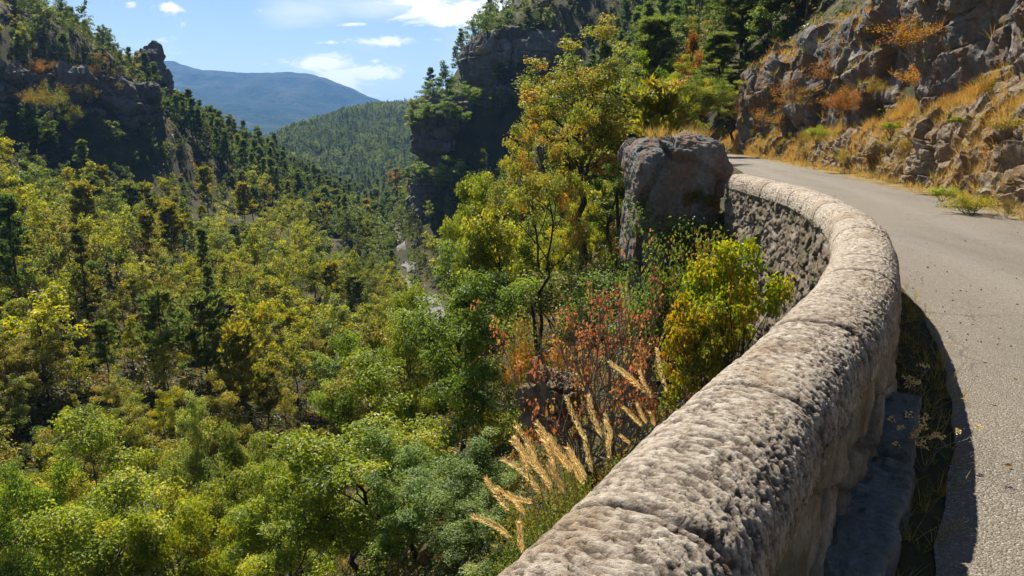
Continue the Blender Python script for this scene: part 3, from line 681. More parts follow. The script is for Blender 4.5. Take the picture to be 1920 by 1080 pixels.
def pine(seed, H, Rw, base=.25, nw=14, per=5, tuft=.5, nn=16, wid=.09, conic=.8, tint=.45, droop=.0, open_=.0):
    rs = np.random.RandomState(seed); tb, cb = MB(), MB()
    n = 9; z = np.linspace(0, H, n); w = np.cumsum(rs.normal(size=(n, 2)) * H * .009, 0); w -= w[0]
    tp = np.column_stack([w, z - .3 * (z == 0)]); r0 = H * .0135
    tb.tube(tp, r0 * (1 - .93 * z / H) + .008, 7)
    for i in range(nw):
        f = base + (1 - base) * (i + rs.rand() * .6) / nw
        if f > .985: continue
        p0 = np.array([np.interp(f * H, z, tp[:, q]) for q in range(3)])
        q = (f - base) / (1 - base); env = Rw * ((1 - q) ** conic * .95 + .10) * (min(1, .45 + q * 2.2))
        for k in range(per):
            if rs.rand() < open_: continue
            az = k * 6.283 / per + i * 1.1 + rs.normal() * .25; L = limb(p0, az, R(6 + 26 * q - droop) + rs.normal() * .12, env * rs.uniform(.7, 1.15), rs, 5, .5)
            tb.tube(L, r0 * .30 * (1 - .7 * f) * np.linspace(1, .3, len(L)) + .003, 4)
            nt_ = max(2, int(len(L) * 1.0)); tint0 = np.clip(tint + rs.normal() * .16, 0, 1)
            for g in np.linspace(.3, 1.0, nt_ + 1):
                c = np.array([np.interp(g * (len(L) - 1), np.arange(len(L)), L[:, cc]) for cc in range(3)]) + rs.normal(size=3) * tuft * np.array([.30, .30, .12])
                d = rnd_unit(rs, nn); d[:, 2] = np.abs(d[:, 2]) * .9 + .05; d += (L[-1] - L[0])[None] / (np.linalg.norm(L[-1] - L[0]) + 1e-6) * .5; d /= np.linalg.norm(d, axis=1)[:, None]
                ln = tuft * rs.uniform(.55, 1.05, nn)[:, None]; s_ = np.cross(d, rnd_unit(rs, nn)); s_ /= np.linalg.norm(s_, axis=1)[:, None] + 1e-9; s_ = s_ * tuft * wid
                V = np.stack([c + d * 0 - s_ * .4, c + d * ln * .55 - s_, c + d * ln, c + d * ln * .55 + s_], 1).reshape(-1, 3)
                cb.add(V, np.arange(nn * 4).reshape(nn, 4), 0, np.clip(tint0 + rs.normal(size=nn) * .18, 0, 1))
    d = rnd_unit(rs, nn * 3); d[:, 2] = np.abs(d[:, 2]) + .3; d /= np.linalg.norm(d, axis=1)[:, None]; c = tp[-1] - np.array([0, 0, tuft * .4]); ln = tuft * rs.uniform(.6, 1.1, nn * 3)[:, None]
    s_ = np.cross(d, rnd_unit(rs, nn * 3)); s_ = s_ * tuft * wid
    cb.add(np.stack([c - s_ * .4, c + d * ln * .55 - s_, c + d * ln, c + d * ln * .55 + s_], 1).reshape(-1, 3), np.arange(nn * 12).reshape(nn * 3, 4), 0, .5)
    return tb.build('trunk', M_BARK_PINE), cb
def shrub(seed, H, Rw, n=9, leaf=.06, nleaf=2500, bare=.2, twigs=3, rc=.3, tint=(.5, .22), tw=M_BARK, flat=.8, wid=.62, els=(35, 82)):
    rs = np.random.RandomState(seed); tb, cb = MB(), MB(); ends = []
    for i in range(n):
        az = i * 2.4 + rs.normal() * .3; el = R(rs.uniform(*els)); ln = H * rs.uniform(.6, 1.0) / max(.6, math.sin(el))
        ln = min(ln, Rw / max(.25, math.cos(el)))
        L = limb((rs.normal() * Rw * .06, rs.normal() * Rw * .06, -.1), az, el, ln, rs, 6, .2); tb.tube(L, H * .011 * np.linspace(1, .3, len(L)), 5)
        for q in range(twigs):
            g = rs.uniform(.35, 1); b0 = np.array([np.interp(g * (len(L) - 1), np.arange(len(L)), L[:, c]) for c in range(3)])
            S = limb(b0, az + rs.normal() * 1.1, el + rs.normal() * .5, H * rs.uniform(.2, .42), rs, 4); tb.tube(S, H * .0045 * np.linspace(1, .3, len(S)), 4); ends.append(S[-1]); ends.append(S[2])
        ends.append(L[-1])
    ends = [e for e in ends if rs.rand() >= bare]; per = max(4, int(nleaf / max(1, len(ends))))
    for e in ends:
        k = rs.uniform(.6, 1.25); clump(cb, rs, e, Rw * rc * k, max(4, int(per * k * k)), leaf, np.clip(tint[0] + rs.normal() * tint[1], 0, 1), flat, wid)
    return tb.build('stem', tw), cb

# prototypes ---------------------------------------------------------------
def dome(seed, H, Rw, lo=.35, n=46, leaf=.05, nleaf=9000, rc=.26, tint=(.5, .18), stems=4, wid=.75):
    rs = np.random.RandomState(seed); tb, cb = MB(), MB(); roots = []
    for k in range(stems):
        L = limb((rs.normal() * Rw * .08, rs.normal() * Rw * .08, -.1), k * 6.28 / stems + rs.normal() * .3, R(rs.uniform(66, 84)), H * rs.uniform(.5, .72), rs, 7, .1); tb.tube(L, H * .011 * np.linspace(1, .4, len(L)), 5); roots.append(L)
    for i in range(n):
        d = rnd_unit(rs, 1)[0]; d[2] = abs(d[2]) * 1.1 - .25; q = rs.uniform(.45, .95); zc = H * (lo + (1 - lo) * .42)
        c = np.array([d[0] * Rw * q * rs.uniform(.75, 1.1), d[1] * Rw * q, zc + d[2] * H * (1 - lo) * .56 * q]); L = roots[rs.randint(stems)]; b = L[rs.randint(3, len(L))]
        t = np.linspace(0, 1, 5)[:, None]; tb.tube(b + (c - b) * t + np.array([0, 0, -.08 * H]) * t * (1 - t), H * .004 * np.linspace(1, .4, 5), 4)
        k = rs.uniform(.6, 1.2); clump(cb, rs, c, Rw * rc * k, int(nleaf / n * k * k), leaf, np.clip(tint[0] + rs.normal() * tint[1], 0, 1), .7, wid)
    return tb.build('stem', M_BARK), cb
PROTO = {}
def proto(key, tk, cb, mat, H, Rw):
    P = np.concatenate(cb.V); H = float(np.percentile(P[:, 2], 99.5)); Rw = float(np.percentile(np.hypot(P[:, 0] - np.median(P[:, 0]), P[:, 1] - np.median(P[:, 1])), 92))
    PROTO.setdefault(key, []).append((tk, cb.build('crown', mat), H, Rw, cb))
for k in range(7):                                    # for trees more than 45 m away
    H, Rw = 7.0, 2.5 + .35 * (k % 3); tk, cb = broadleaf(100 + k, H, Rw, base=.26, nl=13, sub=4, leaf=.33, nleaf=3000, rc=.27, shape=.52, wob=.03, tint=(.45, .2)); proto('oak_far', tk, cb, M_LEAF, H, Rw)
for k in range(5):
    H, Rw = 6.5, 2.6; tk, cb = broadleaf(130 + k, H, Rw, base=.25, nl=14, sub=4, leaf=.17, nleaf=13000, rc=.25, shape=.5, tint=(.45, .22)); proto('oak_mid', tk, cb, M_LEAF, H, Rw)
for k in range(3):
    H, Rw = 5.6, 2.1; tk, cb = broadleaf(150 + k, H, Rw, base=.16, nl=12, sub=4, leaf=.26, nleaf=3200, rc=.26, tint=(.5, .25)); proto('autumn_far', tk, cb, M_LEAF_AUT, H, Rw)
for k in range(4):
    H, Rw = 9.0, 1.9; tk, cb = pine(200 + k, H, Rw * (.9 + .15 * k), base=.16 + .1 * (k % 2), nw=12, per=5, tuft=.50, nn=14, wid=.10, conic=.95, open_=.22, tint=.5); proto('pine_far', tk, cb, M_NEEDLE, H, Rw)
for k in range(4):                                    # Scots pine: long bare trunk, flat open tiers
    H, Rw = 9.0, 2.5; tk, cb = pine(220 + k, H, Rw, base=.42, nw=9, per=5, tuft=.72, nn=17, wid=.09, conic=.45, tint=.55, open_=.15); proto('scots_far', tk, cb, M_NEEDLE, H, Rw)
for k in range(2):
    H, Rw = 9.0, 2.3; tk, cb = pine(240 + k, H, Rw, base=.3, nw=17, per=6, tuft=.42, nn=34, wid=.05, conic=.65, tint=.6); proto('pine_mid', tk, cb, M_NEEDLE, H, Rw)

IDS = {}
def plant(key, name, loc, H, label, cat, group=None, col=(1, 1, 1), rz=None, wide=1.0, idx=None, rs=random):
    lst = PROTO[key]; tk, cr, H0, R0, _ = lst[rs.randrange(len(lst)) if idx is None else idx]
    r = empty(name, loc, rs.random() * 6.283 if rz is None else rz); s = H / H0; r.scale = (s * wide, s * wide, s)
    a = obj('trunk', tk, r); b = obj('crown', cr, r); b.color = (*col, 1)
    tag(r, label, cat, group); return r

# ------------------------------------------------------------------ forest on the slopes
rs = random.Random(11); nrs = np.random.RandomState(12)
STREAMc, _ = spline(STREAM, step=2.0); LCc, _ = spline(np.array(LC, float), step=2.0)
PALETTE = {
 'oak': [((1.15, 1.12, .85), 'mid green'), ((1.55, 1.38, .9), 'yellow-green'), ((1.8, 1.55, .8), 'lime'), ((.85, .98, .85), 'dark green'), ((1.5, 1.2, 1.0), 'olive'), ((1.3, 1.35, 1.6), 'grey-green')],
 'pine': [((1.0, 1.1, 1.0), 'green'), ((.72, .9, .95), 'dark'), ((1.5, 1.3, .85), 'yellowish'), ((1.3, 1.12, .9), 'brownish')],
 'maple': [((1, 1, 1), 'golden'), ((1.15, .8, .7), 'russet'), ((1.0, 1.15, .8), 'yellowing')]}
CLEAR = [(796, 528, 828, 584, 106), (768, 470, 786, 505, 138)]     # stretches of stream bed left open
def candidates():
    out = []
    def fill(x0, x1, y0, y1, d, fn):
        y = y0
        while y < y1:
            x = x0
            while x < x1:
                px, py = x + rs.uniform(-.42, .42) * d, y + rs.uniform(-.42, .42) * d
                if fn is None or fn(px, py): out.append((px, py, d))
                x += d
            y += d
    fill(-130, -8, 24, 62, 3.7, lambda x, y: not (x > -12 and y < 34))
    fill(-130, 4, 62, 125, 4.0, lambda x, y: True)
    fill(-150, 14, 125, 175, 4.4, lambda x, y: True)
    fill(-105, -70, 108, 160, 4.0, lambda x, y: sdist(np.array([[x, y]]), LCc)[0][0] < -4)
    fill(-130, -20, 165, 320, 3.6, lambda x, y: True); fill(-230, 20, 320, 600, 8.5, lambda x, y: True)
    fill(-8, 9, 30, 62, 3.6, lambda x, y: True)
    fill(4, 70, 60, 175, 4.6, lambda x, y: True)
    fill(15, 40, 20, 62, 3.6, lambda x, y: True)
    fill(-28, 4, 175, 230, 4.6, lambda x, y: True)
    return out
cand = candidates(); XY = np.array([(c[0], c[1]) for c in cand])
GZ = ground(XY); sd_st, _ = sdist(XY, STREAMc); sd_lc, pl = sdist(XY, LCc); sd_rl, _ = sdist(XY, ROAD_Lc[::3]); sd_rr, _ = sdist(XY, ROAD_Rc[::3])
trees = []
for i, (x, y, d) in enumerate(cand):
    z = GZ[i]
    if abs(sd_st[i]) < .9: continue
    if y < 72 and sd_rl[i] > -2.2 and sd_rr[i] < 2.6: continue
    if x > 14 and y < 54 and sd_rr[i] < 5.0: continue
    incliff = 0 < pl[i] < 74 and -4.0 < sd_lc[i] < (6.5 if pl[i] < 54 else 1.5) and y > 75 and y < 160
    if incliff: continue
    if (-25.5 < x < 4 and 158 < y < 164) or (-12 < x < 22 and 154 < y < 160): continue
    ph = nrs.rand(); wood = fbm(np.array([[x, y, 0]]), .045, 3, s=77)[0]
    above = sd_lc[i] < -4 and x < -70 and 95 < y < 165
    if y > 160 and x < -50: k = 'pine' if ph < .62 else 'oak'
    elif x > 8 and y > 55: k = 'pine' if ph < .62 else ('oak' if ph < .9 else 'maple')
    elif x > 14: k = 'oak' if ph < .45 else ('pine' if ph < .7 else 'maple')
    elif above: k = 'oak' if ph < .86 else ('pine' if ph < .885 else 'maple')
    elif y > 128 and x > -28: k = 'oak' if ph < .86 else ('pine' if ph < .94 else 'maple')
    else: k = ('scots' if ph < .13 + wood * .6 else ('pine' if ph < .165 + wood * .6 else ('maple' if ph > .955 else 'oak')))
    if math.hypot(x, y) < 48 and x < 0 and k in ('pine', 'scots'): k = 'oak'
    H = {'oak': rs.uniform(3.8, 8.2), 'maple': rs.uniform(2.6, 4.8), 'pine': rs.uniform(6.5, 11.0), 'scots': rs.uniform(6.5, 10.0)}[k]
    if above: H *= .8
    if y > 160 and x < -50: H *= 1.0
    if 6 < sd_lc[i] < 17 and 75 < y < 160: H *= .62
    if rs.random() < .18: H *= .65
    if y > 128 and x > -28: H *= .8
    u0, v0, dp = proj(x, y, z); u1, v1, _ = proj(x, y, z + H)
    if dp < 5 or u0 < -420 or u0 > 2350 or v0 < -420 or v1 > 1150: continue
    outside = u0 < -130 or u0 > 2050 or v0 < -40
    w = .42 * H / dp * F_PX * .75
    if any(u0 + w > a and u0 - w < c_ and v1 < d_ and v0 > b and y < Y for (a, b, c_, d_, Y) in CLEAR): continue
    if y < 45 and x > -14: pass
    trees.append(dict(x=x, y=y, z=z, H=H, k=k, u=u0, v=(v0 + v1) / 2, dp=dp, size=H / dp))
    if outside: trees[-1]['far'] = True
LIMIT = {'oak': 285, 'maple': 90, 'pine': 190, 'scots': 230}
for k in LIMIT:
    q = sorted([t for t in trees if t['k'] == k and 'far' not in t], key=lambda t: -t['size'])
    for t in q[LIMIT[k]:]: t['far'] = True
NAME = {'oak': ('oak_tree', 'oak tree', 'oak'), 'maple': ('maple_tree', 'maple tree', 'maple'), 'pine': ('pine_tree', 'pine tree', 'pine'), 'scots': ('scots_pine', 'scots pine', 'open pine')}
near_t = [t for t in trees if 'far' not in t]
TXY = np.array([(t['x'], t['y']) for t in near_t])
def zone(t):
    x, y, u, v = t['x'], t['y'], t['u'], t['v']
    if x > 13 and y < 58: return 'above the roadside cliff'
    if x > 6 and y >= 58: return 'on the dark hillside above the road'
    if x > -28 and y > 128: return 'on the shaded right spur'
    if x > -9 and y < 64: return 'on the slope below the road'
    dl, p_ = sdist(np.array([[x, y]]), LCc)
    if 95 < y < 166 and dl[0] < -3.9 and x < -68: return 'above the grey left cliff'
    if 85 < y < 166 and dl[0] < 14: return 'below the grey left cliff'
    if abs(sdist(np.array([[x, y]]), STREAMc)[0][0]) < 8: return 'beside the pale stream bed'
    if y > 160: return 'on the left spur skyline'
    if v > 800: return 'in the lower left corner' if u < 330 else 'at the bottom of the left slope'
    b = 'high' if v < 420 else ('halfway up' if v < 600 else 'low')
    return (b + ' on the left slope') if b != 'halfway up' else 'halfway up the left slope'
seen = {}
for i, t in enumerate(near_t):
    k = t['k']; nm, cat, kin = NAME[k]
    pal = PALETTE['pine' if k in ('pine', 'scots') else k]
    if k == 'oak':
        dark = t['x'] > 6 or (t['x'] > -28 and t['y'] > 128)  # hillside and spur in shade: the shade is put into darker oak colours
        abv = t['x'] < -70 and 95 < t['y'] < 165 and zone(t).startswith('above')  # above the cliff, sunlight is put into paler, yellower crown colours
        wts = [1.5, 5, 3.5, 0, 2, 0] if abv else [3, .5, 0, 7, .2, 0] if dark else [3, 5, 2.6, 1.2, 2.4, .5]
    elif k == 'maple': wts = [3, 1, 3]
    elif k == 'scots': wts = [3, 1, 2.5, 1.5]
    else: wts = [3, 3, .6, .2] if t['x'] < 6 else [3, 5, .2, 0]  # pines right of the gorge darker, hillside shade put into their colour
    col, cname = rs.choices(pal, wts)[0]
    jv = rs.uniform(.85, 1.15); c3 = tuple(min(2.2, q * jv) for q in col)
    dd = np.hypot(*(TXY - TXY[i]).T); dd[i] = 1e9; j = int(np.argmin(dd)); nb = near_t[j]
    side = 'left' if nb['u'] > t['u'] else 'right'
    rel = 'taller' if nb['H'] > t['H'] else 'shorter'
    sz = {'oak': (5.2, 6.6), 'maple': (3.0, 4.2), 'pine': (7.5, 9.6), 'scots': (7.2, 8.8)}[k]
    szn = 'small' if t['H'] < sz[0] else ('medium' if t['H'] < sz[1] else 'tall')
    lab = f"{szn} {cname} {kin} {zone(t)}, {side} of a {rel} {NAME[nb['k']][2].replace('open ', '')}"
    key = {'oak': 'oak_mid' if t['dp'] < 52 else 'oak_far', 'maple': 'autumn_far', 'pine': 'pine_mid' if t['dp'] < 50 else 'pine_far', 'scots': 'scots_far'}[k]
    grp = 'alike trees: ' + lab
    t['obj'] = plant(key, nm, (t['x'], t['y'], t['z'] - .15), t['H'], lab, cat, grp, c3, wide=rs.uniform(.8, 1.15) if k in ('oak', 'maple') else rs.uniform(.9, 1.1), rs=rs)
# everything smaller and farther away: one mass of wood
def merged(lst, name, label, frac_of, M):
    V, Q, T, n = [], [], [], 0
    for (x, y, z, H, key, keep, grow, dt) in lst:
        tk, cr, H0, R0, cb = PROTO[key][nrs.randint(len(PROTO[key]))]
        if not hasattr(cb, 'flat'):
            cb.flat = np.concatenate(cb.V).reshape(-1, 4, 3); cb.tt = np.concatenate(cb.T)
        sel = nrs.rand(len(cb.flat)) < keep; f = cb.flat[sel]; c = f.mean(1, keepdims=True); f = c + (f - c) * grow
        a = nrs.rand() * 6.283; s = H / H0; ca, sa = math.cos(a) * s, math.sin(a) * s
        P = f.reshape(-1, 3); P = np.column_stack([P[:, 0] * ca - P[:, 1] * sa + x, P[:, 0] * sa + P[:, 1] * ca + y, P[:, 2] * s + z])
        V.append(P); m = len(f); Q.append(np.arange(m * 4).reshape(m, 4) + n); n += m * 4; T.append(np.clip(cb.tt[sel] * .7 + dt, 0, 1))
    o = obj(name, mesh(name, np.concatenate(V), np.concatenate(Q), M, attrs={'tint': ('FACE', np.concatenate(T))}))
    tag(o, label, 'woodland', kind='stuff'); return o
far_t = [t for t in trees if 'far' in t]
lst = [(t['x'], t['y'], t['z'], t['H'], {'oak': 'oak_far', 'maple': 'autumn_far', 'pine': 'pine_far', 'scots': 'scots_far'}[t['k']], .34 if t['dp'] < 150 else .2, 1.6 if t['dp'] < 150 else 2.0, rs.uniform(-.28, .12)) for t in far_t]
lo = [q for q in lst if q[4] in ('oak_far', 'autumn_far')]; lp = [q for q in lst if q[4] not in ('oak_far', 'autumn_far')]
if lo: merged(lo, 'broadleaf_woodland', 'distant broadleaf woodland filling the far slopes of the gorge', .3, M_LEAF)
if lp: merged(lp, 'pine_woodland', 'distant pine wood on the far slopes and spurs', .3, M_NEEDLE)
# wood on the hill in the valley gap
hv = HILLV[:, :, :]; hl = []
for q in range(9000):
    a, b = nrs.uniform(0, hv.shape[0] - 1.01), nrs.uniform(4, hv.shape[1] * .62)
    i, j = int(a), int(b); p = hv[i, j] + (hv[i + 1, j] - hv[i, j]) * (a - i) + (hv[i, j + 1] - hv[i, j]) * (b - j)
    u, v, dp = proj(*p); cl_ = fbm(np.array([[p[0], p[1], 0]]), .012, 3, s=5)[0]
    if nrs.rand() < .35 + cl_ * 1.2 - .3: continue
    if u < 420 or u > 900 or v > 345: continue
    kk = 'pine_far' if nrs.rand() < .5 else 'oak_far'
    hl.append((p[0], p[1], p[2] - .5, nrs.uniform(4.5, 8), kk, .035, 4.2, nrs.uniform(-.25, .15) - cl_ * .6))
if hl:
    merged([q for q in hl if q[4] == 'oak_far'], 'hill_woodland', 'green broadleaf wood covering the rounded hill in the valley gap', .1, M_LEAF)
    merged([q for q in hl if q[4] == 'pine_far'], 'hill_pine_woodland', 'dark pines mixed into the wood on the rounded hill', .1, M_NEEDLE)
print('FOREST', len(trees), {k: sum(t['k'] == k for t in trees) for k in LIMIT}, 'far', len(far_t), 'hill', len(hl))

# ------------------------------------------------------------------ trees and shrubs close to the road, one by one
def mk_near(key, seed, **kw):
    H, Rw = kw.pop('H'), kw.pop('Rw'); mat = kw.pop('mat', M_LEAF); tk, cb = broadleaf(seed, H, Rw, **kw); proto(key, tk, cb, mat, H, Rw)
for k in range(4): mk_near('oak_near', 300 + k, H=6.5, Rw=2.6, base=.16, nl=16, sub=6, leaf=.115, nleaf=36000, rc=.21, tint=(.40, .2), wob=.05)
mk_near('oak_golden', 320, H=7.0, Rw=2.2, base=.46, nl=14, sub=6, leaf=.10, nleaf=14000, rc=.165, trunks=2, lean=-.14, tint=(.50, .24), shape=.70, mat=M_LEAF_AUT, wob=.07)
mk_near('oak_tall', 331, H=8.8, Rw=1.9, base=.5, nl=28, sub=6, leaf=.10, nleaf=24000, rc=.20, trunks=1, lean=.03, tint=(.42, .26), shape=.78, mat=M_LEAF_AUT, wob=.03)
mk_near('oak_slim', 340, H=5.5, Rw=1.1, base=.35, nl=10, sub=4, leaf=.10, nleaf=3600, rc=.22, lean=.12, tint=(.5, .25), wob=.05)
mk_near('oak_dark', 350, H=6.8, Rw=2.0, base=.34, nl=14, sub=6, leaf=.11, nleaf=19000, rc=.22, lean=.08, tint=(.28, .18), wob=.06)
def shr(key, seed, mat, H, Rw, **kw): tk, cb = shrub(seed, H, Rw, **kw); proto(key, tk, cb, mat, H, Rw)
for k in range(2): tk, cb = dome(400 + k, 2.0, .62, n=40, leaf=.045, nleaf=6000, rc=.22, tint=(.42, .2)); proto('bush_yellow', tk, cb, M_LEAF_AUT, 2.0, .62)
shr('bush_red', 410, M_LEAF_RED, 1.5, 1.1, n=18, leaf=.042, nleaf=1500, bare=.76, rc=.10, twigs=10, tw=M_TWIG, wid=.85, els=(18, 66))
for k in range(3): shr('bush_green', 420 + k, M_LEAF, 1.3, .8, n=9, leaf=.06, nleaf=4500, bare=.1, rc=.3, tint=(.45, .25), twigs=4)
for k in range(3): shr('bush_brown', 430 + k, M_LEAF_AUT, 1.2, .8, n=9, leaf=.05, nleaf=2600, bare=.3, rc=.28, tint=(.55, .25), twigs=5, tw=M_TWIG)

def hero(key, name, u, y, vtop, label, cat='oak tree', col=(1, 1, 1), wpx=None, rz=0.0, idx=None, dx=0.0, z0=None, group=None):
    d = ray(u, 540); p = at(u, 540, y); x = p.x + dx
    z = gz(x, y) - .1 if z0 is None else z0
    top = at(u, vtop, y).z; H = max(.5, top - z)
    H0, R0 = PROTO[key][0][2], PROTO[key][0][3]
    wide = 1.0
    if wpx: wide = max(.5, min(1.7, (wpx / 2 * y / F_PX) / (R0 * H / H0)))
    return plant(key, name, (x, y, z), H, label, cat, group, col, rz=rz, wide=wide, idx=idx, rs=rs)
G, YG, DG, PL = (1.3, 1.28, .9), (1.45, 1.35, .85), (.75, .95, .85), (1.5, 1.5, 1.4)
hero('oak_golden', 'oak_tree', 1012, 22, 190, 'golden leaning twin-stemmed oak left of the tall oak by the boulder', col=(1.3, 1.25, 1.15), wpx=235)
hero('oak_tall', 'oak_tree', 1088, 26, 48, 'tallest golden-topped oak with slim dark trunk left of the boulder', col=(1.3, 1.25, 1.15), wpx=215, rz=.8)
hero('oak_slim', 'oak_tree', 1138, 23.5, 285, 'thin leaning oak sapling between the tall oak and the boulder', col=(.9, 1.0, .9), wpx=120)
hero('oak_near', 'oak_tree', 885, 34, 330, 'yellow-green oak directly left of the leaning golden oak', col=G, wpx=130, idx=0)
hero('oak_dark', 'oak_tree', 850, 17.5, 480, 'dark green oak with a bent black trunk standing clear in the middle of the slope', col=(1.1, 1.25, .95), wpx=250)
hero('oak_near', 'oak_tree', 765, 25, 545, 'green oak in front of the stream bed, behind the bent black trunk', col=G, wpx=200, idx=2)
hero('oak_near', 'oak_tree', 655, 19, 715, 'large bright green oak at the bottom centre', col=(1.35, 1.38, .85), wpx=400, idx=3)
hero('oak_near', 'oak_tree', 880, 12.5, 845, 'grey-green oak below the straw coloured grass plumes', col=(.95, 1.15, 1.1), wpx=300, idx=0, rz=2.2)
hero('oak_near', 'oak_tree', 770, 15.5, 800, 'dense green oak between the bright green oak and the grey-green oak', col=(1.0, 1.2, .9), wpx=260, idx=1, rz=4)
hero('oak_near', 'oak_tree', 520, 20, 880, 'lime green oak top at the bottom edge left of the bright green oak', col=(1.5, 1.5, .8), wpx=300, idx=2, rz=1)
hero('oak_near', 'oak_tree', 130, 26, 825, 'big olive-yellow oak crown in the bottom left corner', col=(1.5, 1.5, .95), wpx=400, idx=3, rz=.6)
hero('oak_near', 'oak_tree', 262, 24, 945, 'low yellow oak crown beside the olive-yellow corner oak', col=(1.6, 1.5, .7), wpx=260, idx=0, rz=5)
hero('oak_near', 'oak_tree', 20, 27, 880, 'green oak cut by the bottom left edge', col=(1.2, 1.4, .9), wpx=240, idx=1, rz=2)
hero('oak_near', 'oak_tree', 345, 36, 745, 'pale grey-leaved oak above the orange bush at lower left', col=(1.7, 1.65, 1.9), wpx=140, idx=2, rz=3)
hero('oak_near', 'oak_tree', 700, 31, 610, 'mid green oak left of the stream glimpse', col=(1.15, 1.3, .9), wpx=210, idx=3, rz=2.6)
hero('oak_near', 'oak_tree', 440, 30, 800, 'dull olive oak behind the lime green oak', col=(1.25, 1.2, .95), wpx=200, idx=0, rz=3.9)
hero('oak_near', 'oak_tree', 935, 8.6, 960, 'small shaded green oak at the bottom edge under the plume grasses', col=(.9, 1.05, .9), wpx=260, idx=2, rz=.9)
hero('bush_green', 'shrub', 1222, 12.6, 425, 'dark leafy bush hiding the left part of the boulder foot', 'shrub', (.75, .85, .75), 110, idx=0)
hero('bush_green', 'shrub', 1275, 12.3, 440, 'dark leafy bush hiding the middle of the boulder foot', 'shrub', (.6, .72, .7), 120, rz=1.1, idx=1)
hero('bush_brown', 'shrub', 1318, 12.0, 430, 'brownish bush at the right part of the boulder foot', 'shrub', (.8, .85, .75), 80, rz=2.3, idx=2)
# beyond the boulder, by the bend
for (u, y, vt, key, nm, cat, col, w, lab) in [
    (1262, 36, 118, 'oak_tall', 'oak_tree', 'oak tree', (1.15, 1.25, .8), 100, 'bright yellow oak standing behind the boulder'),
    (1232, 38, 95, 'oak_slim', 'oak_tree', 'oak tree', (1.1, 1.3, .7), 90, 'slender yellow-green oak behind the left edge of the boulder'),
    (1300, 44, 120, 'oak_tall', 'oak_tree', 'oak tree', (1.0, 1.2, .8), 100, 'yellow oak at the bend of the road'),
    (1278, 52, 62, 'autumn_far', 'maple_tree', 'maple tree', (1.1, .55, .6), 60, 'rusty red-brown maple above the bend of the road'),
    (1408, 58, -130, 'pine_mid', 'pine_tree', 'pine tree', (1.2, 1.15, .9), 110, 'tall pine with a straight dark trunk beside the end of the rock face'),
    (1362, 60, -60, 'pine_mid', 'pine_tree', 'pine tree', (.75, .9, .8), 110, 'full green pine left of the straight-trunked pine'),
    (1330, 56, 60, 'pine_mid', 'pine_tree', 'pine tree', (.85, 1.0, .9), 100, 'shorter pine at the bend of the road'),
    (1355, 50, 150, 'oak_tall', 'oak_tree', 'oak tree', (1.2, 1.35, .8), 90, 'small yellow-green oak beneath the tall pines'),
    (1450, 60, -60, 'pine_mid', 'pine_tree', 'pine tree', (1.4, 1.3, .8), 120, 'yellowish pine on the rim above the rock face'),
    (1220, 60, 30, 'pine_mid', 'pine_tree', 'pine tree', (.9, 1.05, .95), 110, 'dark pine rising behind the slender yellow-green oak'),
]:
    hero(key, nm, u, y, vt, lab, cat, col, w, rz=rs.random() * 6)
# shrubs near the wall
def bush(key, name, u, v, y, top, wpx, label, col=(1, 1, 1), idx=0, rz=0.0, cat='shrub'):
    """shrub rooted where the pixel (u, v) meets depth y (or on the ground below it), reaching up to row top"""
    ys = np.linspace(max(1.2, y * .6), y * 1.6, 240); P = np.array([at(u, v, q) for q in ys]); below = P[:, 2] < ground(P[:, :2])
    p = at(u, v, ys[np.argmax(below)]) if below.any() else at(u, v, y)
    z = gz(p.x, p.y) - .05; H = max(.25, at(u, top, p.y).z - z)
    tk, cr, H0, R0, _ = PROTO[key][idx % len(PROTO[key])]; w = (wpx / 2 * p.y / F_PX) / R0; hs = min(max(H / H0, w * .75), w * 1.5)
    r = plant(key, name, (p.x, p.y, z), H, label, cat, None, col, rz=rz, idx=idx % len(PROTO[key]), rs=rs); r.scale = (w, w, hs); return r
hero('bush_yellow', 'shrub', 1372, 6.7, 455, 'bright yellow-leaved bush against the outer wall face', 'shrub', (1.35, 1.42, .75), 195, rz=.4, idx=0)
hero('bush_yellow', 'shrub', 1315, 6.2, 560, 'lower yellow bush with orange tinges left of the bright yellow-leaved bush', 'shrub', (1.3, 1.15, .8), 150, rz=2.4, idx=1)
bush('bush_green', 'shrub', 1300, 700, 5.7, 600, 180, 'low green bush beneath the yellow-leaved bush', (1.6, 1.5, .8), 0)
bush('bush_brown', 'shrub', 1390, 680, 5.9, 610, 110, 'golden brown twiggy bush between the low green bush and the wall', (1.1, 1.15, .8), 0)
hero('bush_red', 'smoke_bush', 1100, 10.5, 500, 'sparse red leaved bush with tangled grey twigs', 'bush', (1, 1, 1), 240, z0=gz(1.0, 10.5) + .5)
hero('bush_red', 'smoke_bush', 1175, 10.0, 500, 'smaller grey-twigged bush with few red leaves nearer the boulder', 'bush', (1, .95, 1), 130, rz=2, z0=gz(1.5, 10.0) + .4)
bush('bush_brown', 'shrub', 1328, 440, 11.5, 378, 62, 'dry tan bush hanging beside the right foot of the boulder', (.9, .85, 1.2), 1)
bush('bush_yellow', 'shrub', 1305, 500, 9.5, 420, 75, 'orange and green leaved sapling below the boulder', (1.0, .9, 1.0), rz=2)
